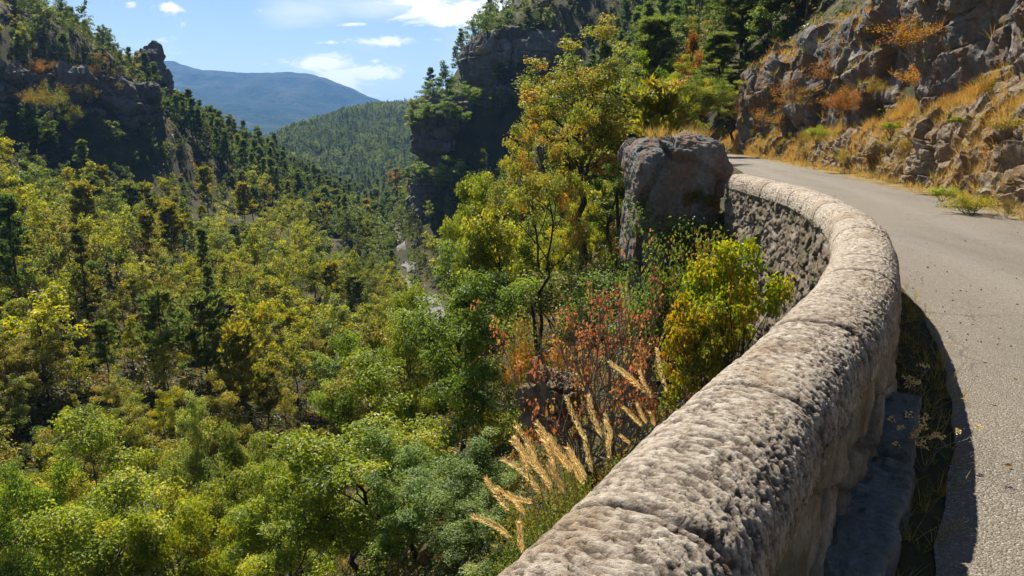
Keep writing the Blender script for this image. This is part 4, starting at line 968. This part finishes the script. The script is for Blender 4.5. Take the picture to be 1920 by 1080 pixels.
for i, (u, v, y, vt, key, col, w, lab) in enumerate([
    (1062, 480, 18, 400, 'bush_brown', (1.3, .75, .7), 100, 'orange bush at the foot of the tall oak'),
    (985, 560, 20, 450, 'bush_brown', (1.3, .7, .6), 100, 'orange-red bush behind the leaning oak trunk'),
    (1150, 520, 15.5, 440, 'bush_brown', (1.1, 1.1, .9), 110, 'golden bush left of the boulder foot'),
    (1195, 590, 13, 470, 'bush_green', (.8, .95, .9), 180, 'dark green bush under the boulder outcrop'),
    (1050, 620, 14.5, 500, 'bush_green', (.9, .9, .9), 190, 'green bush behind the sparse red leaved bush'),
    (965, 720, 14, 590, 'bush_brown', (.95, .95, .9), 200, 'olive brown bush left of the cracked grey rock'),
    (930, 860, 11, 730, 'bush_green', (1.4, 1.3, .7), 200, 'yellow-green bush above the grey-green oak'),
    (1180, 760, 7.5, 670, 'bush_brown', (1.1, .8, .8), 160, 'brown and orange bush just over the coping by the bowed seed head'),
    (1250, 650, 8.5, 560, 'bush_brown', (.9, .9, .8), 160, 'dark twiggy bush left of the low green bush'),
    (1030, 800, 8.5, 690, 'bush_brown', (.95, .85, .8), 210, 'brown bush behind the grass plumes'),
    (1100, 790, 7.0, 690, 'bush_brown', (1.0, .8, .7), 170, 'low rust brown bush above the shorter plume clump'),
    (990, 640, 16, 540, 'bush_green', (.8, .95, .9), 130, 'dark bush under the leaning oak trunk'),
    (1120, 500, 18, 420, 'bush_green', (.8, .95, .9), 110, 'dark green bush at the base of the oak sapling'),
    (1225, 780, 5.0, 735, 'bush_green', (1.3, 1.2, .8), 90, 'low yellow-green bush just over the coping'),
    (330, 960, 31, 880, 'bush_brown', (1.5, .7, .6), 100, 'orange bush in the lower left clearing'),
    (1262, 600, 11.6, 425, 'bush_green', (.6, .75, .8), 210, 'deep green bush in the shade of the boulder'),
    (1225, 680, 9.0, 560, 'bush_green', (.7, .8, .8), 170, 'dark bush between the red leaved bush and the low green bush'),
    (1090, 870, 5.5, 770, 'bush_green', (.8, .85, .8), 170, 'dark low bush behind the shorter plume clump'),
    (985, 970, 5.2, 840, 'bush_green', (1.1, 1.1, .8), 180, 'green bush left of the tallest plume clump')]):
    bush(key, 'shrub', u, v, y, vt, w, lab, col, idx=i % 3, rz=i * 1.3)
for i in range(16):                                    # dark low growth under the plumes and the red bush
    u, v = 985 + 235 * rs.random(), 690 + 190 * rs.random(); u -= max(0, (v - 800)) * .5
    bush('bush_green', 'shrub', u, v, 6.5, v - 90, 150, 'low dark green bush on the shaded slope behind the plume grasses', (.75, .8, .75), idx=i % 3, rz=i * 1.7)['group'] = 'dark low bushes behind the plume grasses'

# russet bushes along the top and the face of the left cliff
CTOP, sT = spline(np.array(LC, float), step=.5); NT_ = right_normal(CTOP)
for i in range(26):
    k = int(np.interp(i + rs.uniform(-.3, .3), [0, 26], [len(CTOP) * .22, len(CTOP) * .86])); off = -rs.uniform(3.2, 7.0); x, y = CTOP[k] + NT_[k] * off
    c_, n_ = rs.choice([((1.4, .75, .6), 'russet'), ((1.5, .95, .6), 'orange'), ((1.3, 1.2, .8), 'golden')])
    u = proj(x, y, 12)[0]; where = 'at its left end' if u < 60 else ('left of centre' if u < 130 else ('right of centre' if u < 210 else 'near its right end'))
    lab = f'{n_} bush on the rim of the grey left cliff, {where}'
    plant('bush_brown', 'shrub', (x, y, max(gz(x, y), 10.6 if off > -4.5 else 11.0) - .2), rs.uniform(1.6, 2.8), lab, 'shrub', 'alike bushes: ' + lab, c_, wide=1.3, rs=rs)
# trees on the ledges of the right spur, and bushes on the left cliff's face
for (u, v, y, vt, key, col, w, lab) in [
    (785, 205, 164, 172, 'oak_far', (1.2, 1.2, .8), 44, 'yellow-edged oak at the outer tip of the right spur ledge'),
    (808, 200, 166, 124, 'pine_far', (.6, .75, .9), 22, 'small dark pine against the sky on the right spur ledge'),
    (812, 205, 164, 150, 'oak_far', (.9, 1.1, .8), 50, 'green oak under the small dark pine on the spur ledge'),
    (838, 200, 164, 112, 'oak_far', (.8, 1.0, .9), 46, 'tall loose oak against the sky left of the overhanging bluff'),
    (868, 190, 155.2, 150, 'oak_far', (.8, 1.0, .7), 40, 'dark oak rooted under the outer edge of the overhanging bluff'),
    (893, 200, 154.6, 160, 'oak_far', (1.0, 1.2, .8), 44, 'green oak below the overhanging bluff'),
    (925, 205, 154.4, 170, 'oak_far', (.9, 1.1, .8), 54, 'leafy oak in the shade below the overhanging bluff'),
    (960, 200, 154.4, 160, 'oak_far', (1.1, 1.25, .8), 56, 'lighter oak below the right part of the overhanging bluff'),
    (1000, 200, 154.6, 155, 'oak_far', (1.0, 1.2, .8), 56, 'oak below the far right part of the overhanging bluff'),
    (940, 150, 155.4, 112, 'oak_far', (.75, .95, .7), 44, 'dark oak growing on a crack in the middle of the overhanging bluff'),
    (985, 140, 155.4, 96, 'oak_far', (.7, .9, .7), 50, 'dark oak growing on the right half of the overhanging bluff'),
    (775, 240, 160.6, 200, 'oak_far', (1.2, 1.2, .8), 40, 'small yellow-green oak on the outer corner of the lower cliff'),
    (800, 232, 158.6, 185, 'oak_far', (.9, 1.1, .8), 48, 'green oak leaning over the lower cliff'),
    (832, 228, 157.6, 176, 'oak_far', (.85, 1.05, .8), 52, 'dense green oak over the middle of the lower cliff'),
    (862, 236, 157.4, 192, 'oak_far', (1.0, 1.2, .8), 46, 'light green oak over the right part of the lower cliff'),
    (765, 345, 150, 310, 'oak_far', (.8, 1.0, .8), 46, 'dark green oak at the outer foot of the lower cliff'),
    (820, 350, 150, 312, 'oak_far', (1.3, 1.3, .8), 46, 'yellowish oak in front of the cave-like ledge of the lower cliff'),
    (830, 262, 158, 222, 'maple', (1, 1, 1), 0, ''),
    (885, 74, 160, 34, 'oak_far', (.7, .85, .8), 40, 'dark oak on the rim of the overhanging bluff, outermost'),
    (915, 66, 160, 6, 'oak_far', (.75, .9, .8), 50, 'dark oak on the rim of the overhanging bluff, highest'),
    (950, 64, 160, 14, 'oak_far', (.65, .85, .8), 52, 'dark oak on the rim of the overhanging bluff, left of the pines'),
    (990, 62, 160, 10, 'pine_far', (.7, .85, .8), 40, 'dark pine on the rim of the overhanging bluff'),
    (905, 105, 157.5, 82, 'bush_brown', (1.0, 1.0, .7), 30, 'small bush clinging to the overhanging bluff'),
    (790, 345, 150, 300, 'oak_far', (.9, 1.1, .8), 50, 'green oak hiding the foot of the lower cliff ledge'),
    (850, 350, 150, 290, 'oak_far', (1.1, 1.3, .8), 56, 'bright green oak in front of the lower cliff'),
    (745, 350, 155, 312, 'autumn_far', (1.2, .8, .7), 46, 'orange maple left of the lower cliff')]:
    if key not in PROTO: continue
    p = at(u, v, y); H = at(u, vt, y).z - p.z; H0, R0 = PROTO[key][0][2], PROTO[key][0][3]; kind = 'pine' if 'pine' in key else ('maple' if 'autumn' in key else 'oak')
    nm = ('shrub', 'shrub') if 'bush' in key else (kind + '_tree', kind + ' tree')
    plant(key, nm[0], (p.x, y, p.z - .3), H, lab, nm[1], None, col, wide=max(.6, min(1.9, (w / 2 * y / F_PX) / (R0 * H / H0))), rs=rs)
for (u, v, y, vt, w, col, lab) in [(95, 215, 122, 150, 60, (1.0, 1.0, .7), 'large golden green bush growing out of the left cliff face'), (60, 200, 118, 165, 40, (1.2, .9, .7), 'orange tinged bush on the left cliff face'), (165, 190, 133, 160, 40, (1.1, .9, .7), 'small rusty bush in a crack of the left cliff'),
                                  (215, 175, 142, 150, 36, (1.2, 1.0, .7), 'small golden bush high on the right end of the left cliff'), (130, 240, 128, 195, 46, (.9, 1.0, .7), 'low green bush on the foot of the left cliff face')]:
    p = at(u, v, y); H = at(u, vt, y).z - p.z; tk, cr, H0, R0, _ = PROTO['bush_brown'][0]; w_ = w / 2 * y / F_PX / R0
    r = plant('bush_brown', 'shrub', tuple(p), H, lab, 'shrub', None, col, idx=0, rs=rs); r.scale = (w_, w_, H / H0)
# low plants covering the ground of the slopes
def undergrowth():
    cb = MB(); r2 = np.random.RandomState(55); n = 0
    def patch(x0, x1, y0, y1, cnt, r, L, k, f=None):
        nonlocal n
        P = np.column_stack([r2.uniform(x0, x1, cnt), r2.uniform(y0, y1, cnt)])
        a, _ = sdist(P, ROAD_Lc[::3]); b, _ = sdist(P, ROAD_Rc[::3]); st, _ = sdist(P, STREAMc)
        ok = (((a < -.55) | (b > 1.6)) | (P[:, 1] > 70)) & (np.abs(st) > 1.7); P = P[ok]; z = ground(P)
        for (x, y), zz in zip(P, z):
            if f is not None and not f(x, y): continue
            rr = r * r2.uniform(.5, 1.4)
            clump(cb, r2, np.array([x, y, zz + rr * .25]), rr, int(k * r2.uniform(.6, 1.3)), L, np.clip(.45 + .5 * fbm(np.array([[x, y, 0]]), .25, 2, s=3)[0] + r2.normal() * .2, 0, 1), .6, up=.7); n += 1
    patch(-12, 6, 2, 32, 3000, .34, .085, 60)
    patch(-3, 4, 2, 15, 700, .26, .055, 80)
    patch(-30, 9, 20, 64, 1300, .55, .2, 26)
    patch(-100, -10, 24, 130, 5200, .9, .34, 20)
    patch(-58, -12, 30, 95, 3200, .8, .26, 26)
    patch(-6, 34, 40, 130, 1700, .7, .3, 18)
    patch(14, 34, 8, 60, 700, .5, .16, 26)
    patch(-110, -60, 100, 175, 700, .8, .4, 14)
    patch(-26, 26, 128, 185, 1000, .9, .42, 16)
    patch(-115, -45, 150, 320, 1500, 1.1, .5, 14)
    o = obj('undergrowth', cb.build('undergrowth', M_UNDER)); tag(o, 'low mixed green and golden undergrowth on the slopes', 'undergrowth', kind='stuff')
M_UNDER = leaf_mat('undergrowth_leaves', [(0, (.045, .065, .018)), (.4, (.10, .11, .025)), (.7, (.20, .145, .035)), (1, (.27, .13, .035))])
undergrowth()

# ------------------------------------------------------------------ grasses
def blade(mb, rs, p, d0, L, w, bend, m=0, t=.5, seg=3):
    d = np.array(d0, float); d /= np.linalg.norm(d) + 1e-9; side = np.cross(d, [0, 0, 1.0]) + rs.normal(size=3) * .3; side /= np.linalg.norm(side) + 1e-9
    q = np.array(p, float); P = [q]
    for i in range(seg):
        d = d + np.array([d0[0], d0[1], -.35]) * bend / seg; d /= np.linalg.norm(d); q = q + d * L / seg; P.append(q)
    P = np.array(P); ww = w * np.linspace(1, .12, seg + 1)[:, None]
    V = np.stack([P - side * ww / 2, P + side * ww / 2], 1).reshape(-1, 3)
    mb.add(V, np.array([[2 * i, 2 * i + 1, 2 * i + 3, 2 * i + 2] for i in range(seg)]), m, t)
def tuft(mb, rs, p, n, L, w=.006, spread=.5, t=.5, tj=.2, seg=3, head=0.0):
    for i in range(n):
        a = rs.rand() * 6.283; s = rs.uniform(.1, 1) * spread; d0 = np.array([math.cos(a) * s, math.sin(a) * s, 1.0])
        l = L * rs.uniform(.5, 1.15); blade(mb, rs, np.array(p) + np.array([math.cos(a), math.sin(a), 0]) * rs.rand() * L * .12, d0, l, w, rs.uniform(.2, 1.0), 0, np.clip(t + rs.normal() * tj, 0, 1), seg)
def plume_clump(name, root, tips, label, seed, nblade, y_tip, blade_len=.55):
    """tips: (u_tip, v_tip, u_low, v_low): the seed head's tip and lower end in the photograph, at depth y_tip"""
    r2 = np.random.RandomState(seed); o = empty(name, root); tag(o, label, 'grass clump', 'straw coloured plume grasses'); R0 = np.array(root)
    gb = MB()
    for i in range(nblade):
        a = r2.rand() * 6.283; s = r2.uniform(.1, .8); blade(gb, r2, r2.normal(size=3) * np.array([.05, .05, 0]), (math.cos(a) * s - .25, math.sin(a) * s, 1), blade_len * r2.uniform(.6, 1.2), .005, r2.uniform(.3, 1.1), 0, np.clip(.12 + r2.rand() * .4, 0, 1), 5)
    obj('leaf_blades', gb.build('leaf_blades', M_GRASS), o)
    for (ut, vt, ul, vl) in tips:
        yt = y_tip + r2.uniform(-.12, .12); T = np.array(at(ut, vt, yt)) - R0; L = np.array(at(ul, vl, yt)) - R0
        b = np.array([r2.normal() * .04, r2.normal() * .04, 0]); t = np.linspace(0, 1, 9)[:, None]; ctl = b * .35 + L * .65 + np.array([0, 0, .10]); ctl = L - (T - L) * .8 + (b - L) * .25
        st = (1 - t) ** 2 * b + 2 * t * (1 - t) * ctl + t ** 2 * L
        mb = MB(); mb.tube(st, np.linspace(.0022, .0014, 9), 5, 0, .35); so = obj('stalk', mb.build('stalk', M_GRASS), o)
        hb = MB(); n = 260; ax = T - L; ln = np.linalg.norm(ax); f = np.sort(r2.rand(n)) ; bow = np.cross(ax / ln, r2.normal(size=3)) * ln * .06
        C = L + f[:, None] * ax + (np.sin(f * 3.14) ** 1)[:, None] * bow; rad = .0145 * np.sin(np.clip(f * .92 + .08, 0, 1) * 3.14) ** .7 * (ln / .18) ** .5
        d = rnd_unit(r2, n); d -= (d @ ax / ln)[:, None] * ax / ln; d /= np.linalg.norm(d, axis=1)[:, None]; C0 = C + d * rad[:, None] * .35
        g = ax / ln * .85 + d * .5; g /= np.linalg.norm(g, axis=1)[:, None]; l = r2.uniform(.010, .022, n)[:, None]; sd_ = np.cross(g, d) * .0017
        V = np.stack([C0 - sd_, C0 + g * l * .5 + d * .001, C0 + g * l, C0 + g * l * .5 + sd_ * 1.6], 1).reshape(-1, 3)
        hb.add(V, np.arange(n * 4).reshape(n, 4), 0, np.clip(.5 + r2.normal(size=n) * .25, 0, 1))
        obj('seed_head', hb.build('seed_head', M_PLUME), o)
def z2(tips): return [(640 + a / 2, 540 + b / 2, 640 + c / 2, 540 + d / 2) for a, b, c, d in tips]
plume_clump('plume_grass', (.17, 2.02, -.28), z2([(655, 520, 735, 690), (735, 510, 850, 650), (740, 540, 800, 690), (640, 575, 790, 740), (605, 645, 750, 770), (545, 715, 630, 835), (590, 750, 720, 805), (490, 858, 640, 935), (668, 882, 680, 1000),
            (780, 670, 835, 770), (850, 600, 920, 720), (700, 590, 770, 720), (760, 570, 865, 690), (650, 560, 700, 690), (700, 600, 790, 760), (780, 570, 870, 680), (630, 780, 690, 850), (870, 620, 910, 740)]),
            'tallest dense clump of straw coloured plume grass leaning over the near coping', 5, 90, 2.12)
plume_clump('plume_grass', (.52, 2.52, -.32), z2([(845, 410, 915, 570), (930, 405, 975, 560), (990, 475, 1005, 640), (915, 560, 940, 690), (985, 500, 1000, 600)]),
            'smaller upright plume grass clump behind the coping, right of the tallest clump', 6, 40, 2.6)
plume_clump('plume_grass', (.95, 3.15, -.35), z2([(1005, 275, 1165, 410), (1010, 290, 1120, 370), (1185, 230, 1220, 390), (1060, 450, 1130, 520), (1110, 435, 1145, 510), (1160, 470, 1175, 520), (1050, 555, 1085, 585), (1120, 310, 1160, 400)]),
            'farthest plume grass clump with one long bowed seed head over the coping', 7, 36, 3.2)

def dry_grass():
    r2 = np.random.RandomState(91); mb = MB()
    bv = BANKV; n, m, _ = bv.shape
    for q in range(17000):
        i = int(r2.rand() ** 1.0 * (n - 1)); f = r2.rand()
        p = bv[i, min(m - 1, int((.50 + .5 * f) * m))] if r2.rand() < .80 else bv[i, int(r2.uniform(.05, .5) * m)]
        if p[1] < 6: continue
        k = fbm(p[None] * np.array([1, 1, .3]), .5, 2, s=13)[0]
        if k < -.12: continue
        if f < .12 and r2.rand() < .5: continue
        tuft(mb, r2, p, 12, .26 + .18 * r2.rand() + .1 * k, .006 + .00025 * p[1], .75, np.clip(.62 + k * .5 + r2.normal() * .1, 0, 1), .16, 2)
    # verge beside the road
    Rr, _ = spline(ROAD_R, step=.12); NR = right_normal(Rr)
    for q in range(1500):
        i = r2.randint(len(Rr)); o_ = abs(r2.normal()) * -.25 + .85
        p = Rr[i] + NR[i] * min(.95, o_ + r2.normal() * .12)
        if p[1] < 4 or p[1] > 58: continue
        tuft(mb, r2, (p[0], p[1], -.02), 9, .16 + .14 * r2.rand(), .010 + .0004 * p[1], .9, np.clip(.45 + .3 * r2.rand(), 0, 1), .18, 2)
    # ledges on top of and below the cliff
    cv = CLIFFV; n, m, _ = cv.shape
    for q in range(9000):
        i = r2.randint(n - 1); j = r2.randint(int(m * .12), m - 2)
        e = cv[i, j + 1] - cv[i, j]
        if abs(e[2]) / (np.linalg.norm(e) + 1e-6) > .72: continue
        p = cv[i, j]
        tuft(mb, r2, p, 10, .34 + .2 * r2.rand(), .010 + .0003 * p[1], .8, np.clip(.62 + .35 * r2.normal(), 0, 1), .15, 2)
    # boulder top, and below the wall
    bx, by = at(1262, 360, 14.4).x, 14.8
    for q in range(60):
        a, b = bx + r2.uniform(-.45, .75), by + abs(r2.normal()) * .4 - .1; tuft(mb, r2, (a, b, 1.40 + .05 * r2.rand()), 9, .20 + .16 * r2.rand(), .010, .8, .35 + .4 * r2.rand(), .15, 2)
    for q in range(160):
        i = r2.rand() * 14; C = np.array([np.interp(i, np.linspace(0, 14, len(WALL)), WALL[:, k]) for k in (0, 1)])
        p = C + np.array([-.9, .4]) * r2.uniform(.5, 3.2)
        s_, _ = sdist(p[None], ROAD_Lc[::3])
        if s_[0] > -.36 or p[1] < 6: continue
        tuft(mb, r2, (p[0], p[1], gz(p[0], p[1])), 8, .22 + .2 * r2.rand(), .006, .8, .35 + .45 * r2.rand(), .2, 3)
    o = obj('dry_grass', mb.build('dry_grass', M_GRASS)); tag(o, 'golden dry grass on the bank, ledges, verge and boulder top', 'grass', kind='stuff')
dry_grass()
def gutter_weeds():
    r2 = np.random.RandomState(19); mb = MB(); C, s = spline(WALL, step=.02); N = right_normal(C)
    for q in range(420):
        i = np.searchsorted(s, r2.uniform(2.5, 12.5)); i = min(i, len(C) - 1)
        o_ = r2.choice([.30, .46, .54]) + r2.normal() * .05; p = C[i] + N[i] * max(.29, o_)
        tuft(mb, r2, (p[0], p[1], -.02), 8, .07 + .10 * r2.rand(), .0045, .95, .15 + .5 * r2.rand(), .2, 3)
    o = obj('gutter_weeds', mb.build('gutter_weeds', M_GRASS)); tag(o, 'low weeds and grass in the shade along the foot of the parapet', 'weeds', kind='stuff')
gutter_weeds()
def scatter_litter():
    r2 = np.random.RandomState(29); Lc, _ = spline(ROAD_L, n=400); Rc, _ = spline(ROAD_R, n=400); pb, lf = MB(), MB()
    for q in range(700):
        i = int(400 * r2.rand() ** 1.6 * .16) + 45; t = r2.beta(.55, .9); p = Lc[i] * (1 - t) + Rc[i] * t
        if (p - Lc[i]) @ (Rc[i] - Lc[i]) / np.linalg.norm(Rc[i] - Lc[i]) < .58: continue
        th = np.linspace(0, 6.283, 6, endpoint=False) + r2.rand(); rr = r2.uniform(.003, .008) * (1.8 if r2.rand() < .05 else 1)
        rings = np.concatenate([np.column_stack([p[0] + np.cos(th) * rr * k * r2.uniform(.8, 1.2, 6), p[1] + np.sin(th) * rr * k * r2.uniform(.8, 1.2, 6), np.full(6, z)]) for k, z in ((1, -.006), (.9, rr * .55), (.12, rr * .8))])
        pb.add(rings, grid_quads(3, 6, wrap=True), 0, r2.rand())
    o = obj('pebbles', pb.build('pebbles', M_BANK, True)); tag(o, 'small loose pebbles scattered on the asphalt', 'pebbles', kind='stuff')
    C, N_ = [], []
    for q in range(520):
        i = int(400 * r2.rand() * .75) + 30; t = 1 - abs(r2.normal()) * .10 if r2.rand() < .8 else .13 + abs(r2.normal()) * .05
        p = Lc[i] * (1 - t) + Rc[i] * t
        if (p - Lc[i]) @ (Rc[i] - Lc[i]) / np.linalg.norm(Rc[i] - Lc[i]) < .32: continue
        C.append((p[0], p[1], .016)); N_.append(r2.normal(size=3) * .3 + np.array([0, 0, 1]))
    C = np.array(C); N_ = np.array(N_); N_ /= np.linalg.norm(N_, axis=1)[:, None]; leaves(lf, r2, C, N_, .034 * r2.uniform(.5, 1.2, len(C)), .6, np.clip(.6 + r2.normal(size=len(C)) * .3, 0, 1))
    o = obj('fallen_leaves', lf.build('fallen_leaves', M_LEAF_AUT)); tag(o, 'dry fallen leaves along the edges of the road', 'leaves', kind='stuff')
scatter_litter()
def dry_sprig(x, y, seed, H, label):
    r2 = np.random.RandomState(seed); o = empty('dry_weed', (x, y, -.03)); tag(o, label, 'weed')
    for k in range(4):
        tb, cb = MB(), MB()
        L = limb((0, 0, 0), r2.rand() * 6.28, R(r2.uniform(30, 70)), H * r2.uniform(.7, 1.1), r2, 7, .1); tb.tube(L, np.linspace(.0028, .0012, len(L)), 5)
        for q in range(5):
            g = r2.uniform(.5, 1); b = np.array([np.interp(g * 7, np.arange(8), L[:, c]) for c in range(3)]); S = limb(b, r2.rand() * 6.28, R(r2.uniform(20, 80)), H * .22, r2, 3, 0)
            tb.tube(S, .001, 4); clump(cb, r2, S[-1], .022, 14, .016, .6, .8)
        st = obj('stem', tb.build('stem', M_TWIG), o); obj('dried_heads', cb.build('dried_heads', M_PLUME), st)  # loose clumps are the weed's dry flower heads and leaves
dry_sprig(1.98, 3.30, 3, .34, 'brown dried weed with branching heads beside the mossy kerb stone')
dry_sprig(2.25, 4.1, 4, .30, 'paler dried weed farther along the shaded gutter than the mossy kerb stone')

# golden dry bushes among the rocks of the bank
for q in range(34):
    i = rs.randrange(int(BANKV.shape[0] * .18), BANKV.shape[0] - 2); p = BANKV[i, int(BANKV.shape[1] * rs.uniform(.12, .95))]
    plant('bush_brown', 'shrub', tuple(p - np.array([0, 0, .06])), rs.uniform(.3, .75), 'small golden dry bush among the rocks of the roadside bank', 'shrub', 'golden dry bushes on the roadside bank', rs.choice([(1.3, 1.05, .7), (1.2, .85, .6), (1.25, 1.2, .7)]), wide=1.4, rs=rs)
for q in range(22):
    i = rs.randrange(int(CLIFFV.shape[0] * .15), CLIFFV.shape[0] - 8); p = CLIFFV[i, int(CLIFFV.shape[1] * (rs.uniform(.10, .26) if q < 14 else rs.uniform(.62, .8)))]
    lab = 'rust coloured bush along the foot of the dark roadside cliff' if q < 14 else 'golden brown bush on the upper ledges of the dark roadside cliff'
    plant('bush_brown', 'shrub', tuple(p - np.array([.1, 0, .1])), rs.uniform(.6, 1.3), lab, 'shrub', 'alike bushes: ' + lab, rs.choice([(1.3, .75, .6), (1.3, 1.0, .7), (1.2, .6, .55)]), wide=1.5, rs=rs)
# bushes on the bank by the road
for i, (u, v, y, vt, key, col, w, lab) in enumerate([
    (1822, 398, 14.0, 345, 'bush_green', (1.5, 1.25, .7), 95, 'rounded yellow-green bush at the foot of the bank beside the road'),
    (1765, 372, 15.6, 342, 'bush_green', (1.5, 1.5, .8), 60, 'smaller bright green bush at the foot of the bank, farther along the road'),
    (1885, 404, 13.4, 366, 'bush_brown', (.9, .8, .9), 70, 'low brown bush at the bank foot by the edge of the photo'),
    (1668, 258, 19.5, 225, 'bush_yellow', (1.2, 1.5, .6), 44, 'bright lime bush halfway up the rock bank'),
    (1790, 240, 16.5, 215, 'bush_yellow', (1.2, 1.4, .6), 40, 'small lime bush above the pale rocks of the bank'),
    (1600, 205, 24, 165, 'bush_brown', (1.2, .6, .6), 50, 'rust red bush between the bank and the dark cliff'),
    (1640, 180, 22.5, 140, 'bush_brown', (1.1, .9, .7), 60, 'orange bush at the foot of the dark cliff'),
    (1530, 262, 28, 232, 'bush_green', (1.4, 1.4, .7), 44, 'yellow-green bush low on the far end of the bank'),
    (1500, 272, 31, 245, 'bush_brown', (1.2, 1.0, .7), 44, 'golden bush beside the yellow-green bush on the far end of the bank')]):
    p = at(u, v, y); tk, cr, H0, R0, _ = PROTO[key][i % len(PROTO[key])]; H = at(u, vt, y).z - p.z
    r = plant(key, 'shrub', (p.x, y, p.z - .05), H, lab, 'shrub', None, col, idx=i % len(PROTO[key]), rs=rs); w_ = (w / 2 * y / F_PX) / (R0 * 1.15); r.scale = (w_, w_, H / H0)

# ------------------------------------------------------------------ air
def haze(dens):
    m = bpy.data.materials.new('haze'); m.use_nodes = True; t = NT(m.node_tree); t.n.clear(); o = t.new('ShaderNodeOutputMaterial')
    v = t.new('ShaderNodeVolumePrincipled'); v.inputs['Color'].default_value = (.22, .46, 1.0, 1); v.inputs['Density'].default_value = dens; v.inputs['Anisotropy'].default_value = 0.3
    t.link(v.outputs[0], o.inputs['Volume'])
    x0, x1, y0, y1, z0, z1 = -5300, 5300, -900, 9300, -150, 300
    V = [(x, y, z) for z in (z0, z1) for x, y in ((x0, y0), (x1, y0), (x1, y1), (x0, y1))]
    Q = [(3, 2, 1, 0), (4, 5, 6, 7), (0, 1, 5, 4), (1, 2, 6, 5), (2, 3, 7, 6), (3, 0, 4, 7)]
    b = obj('haze', mesh('haze', V, Q, m)); tag(b, 'thin blue haze in the valley air', 'haze', kind='stuff')
haze(0.00013)
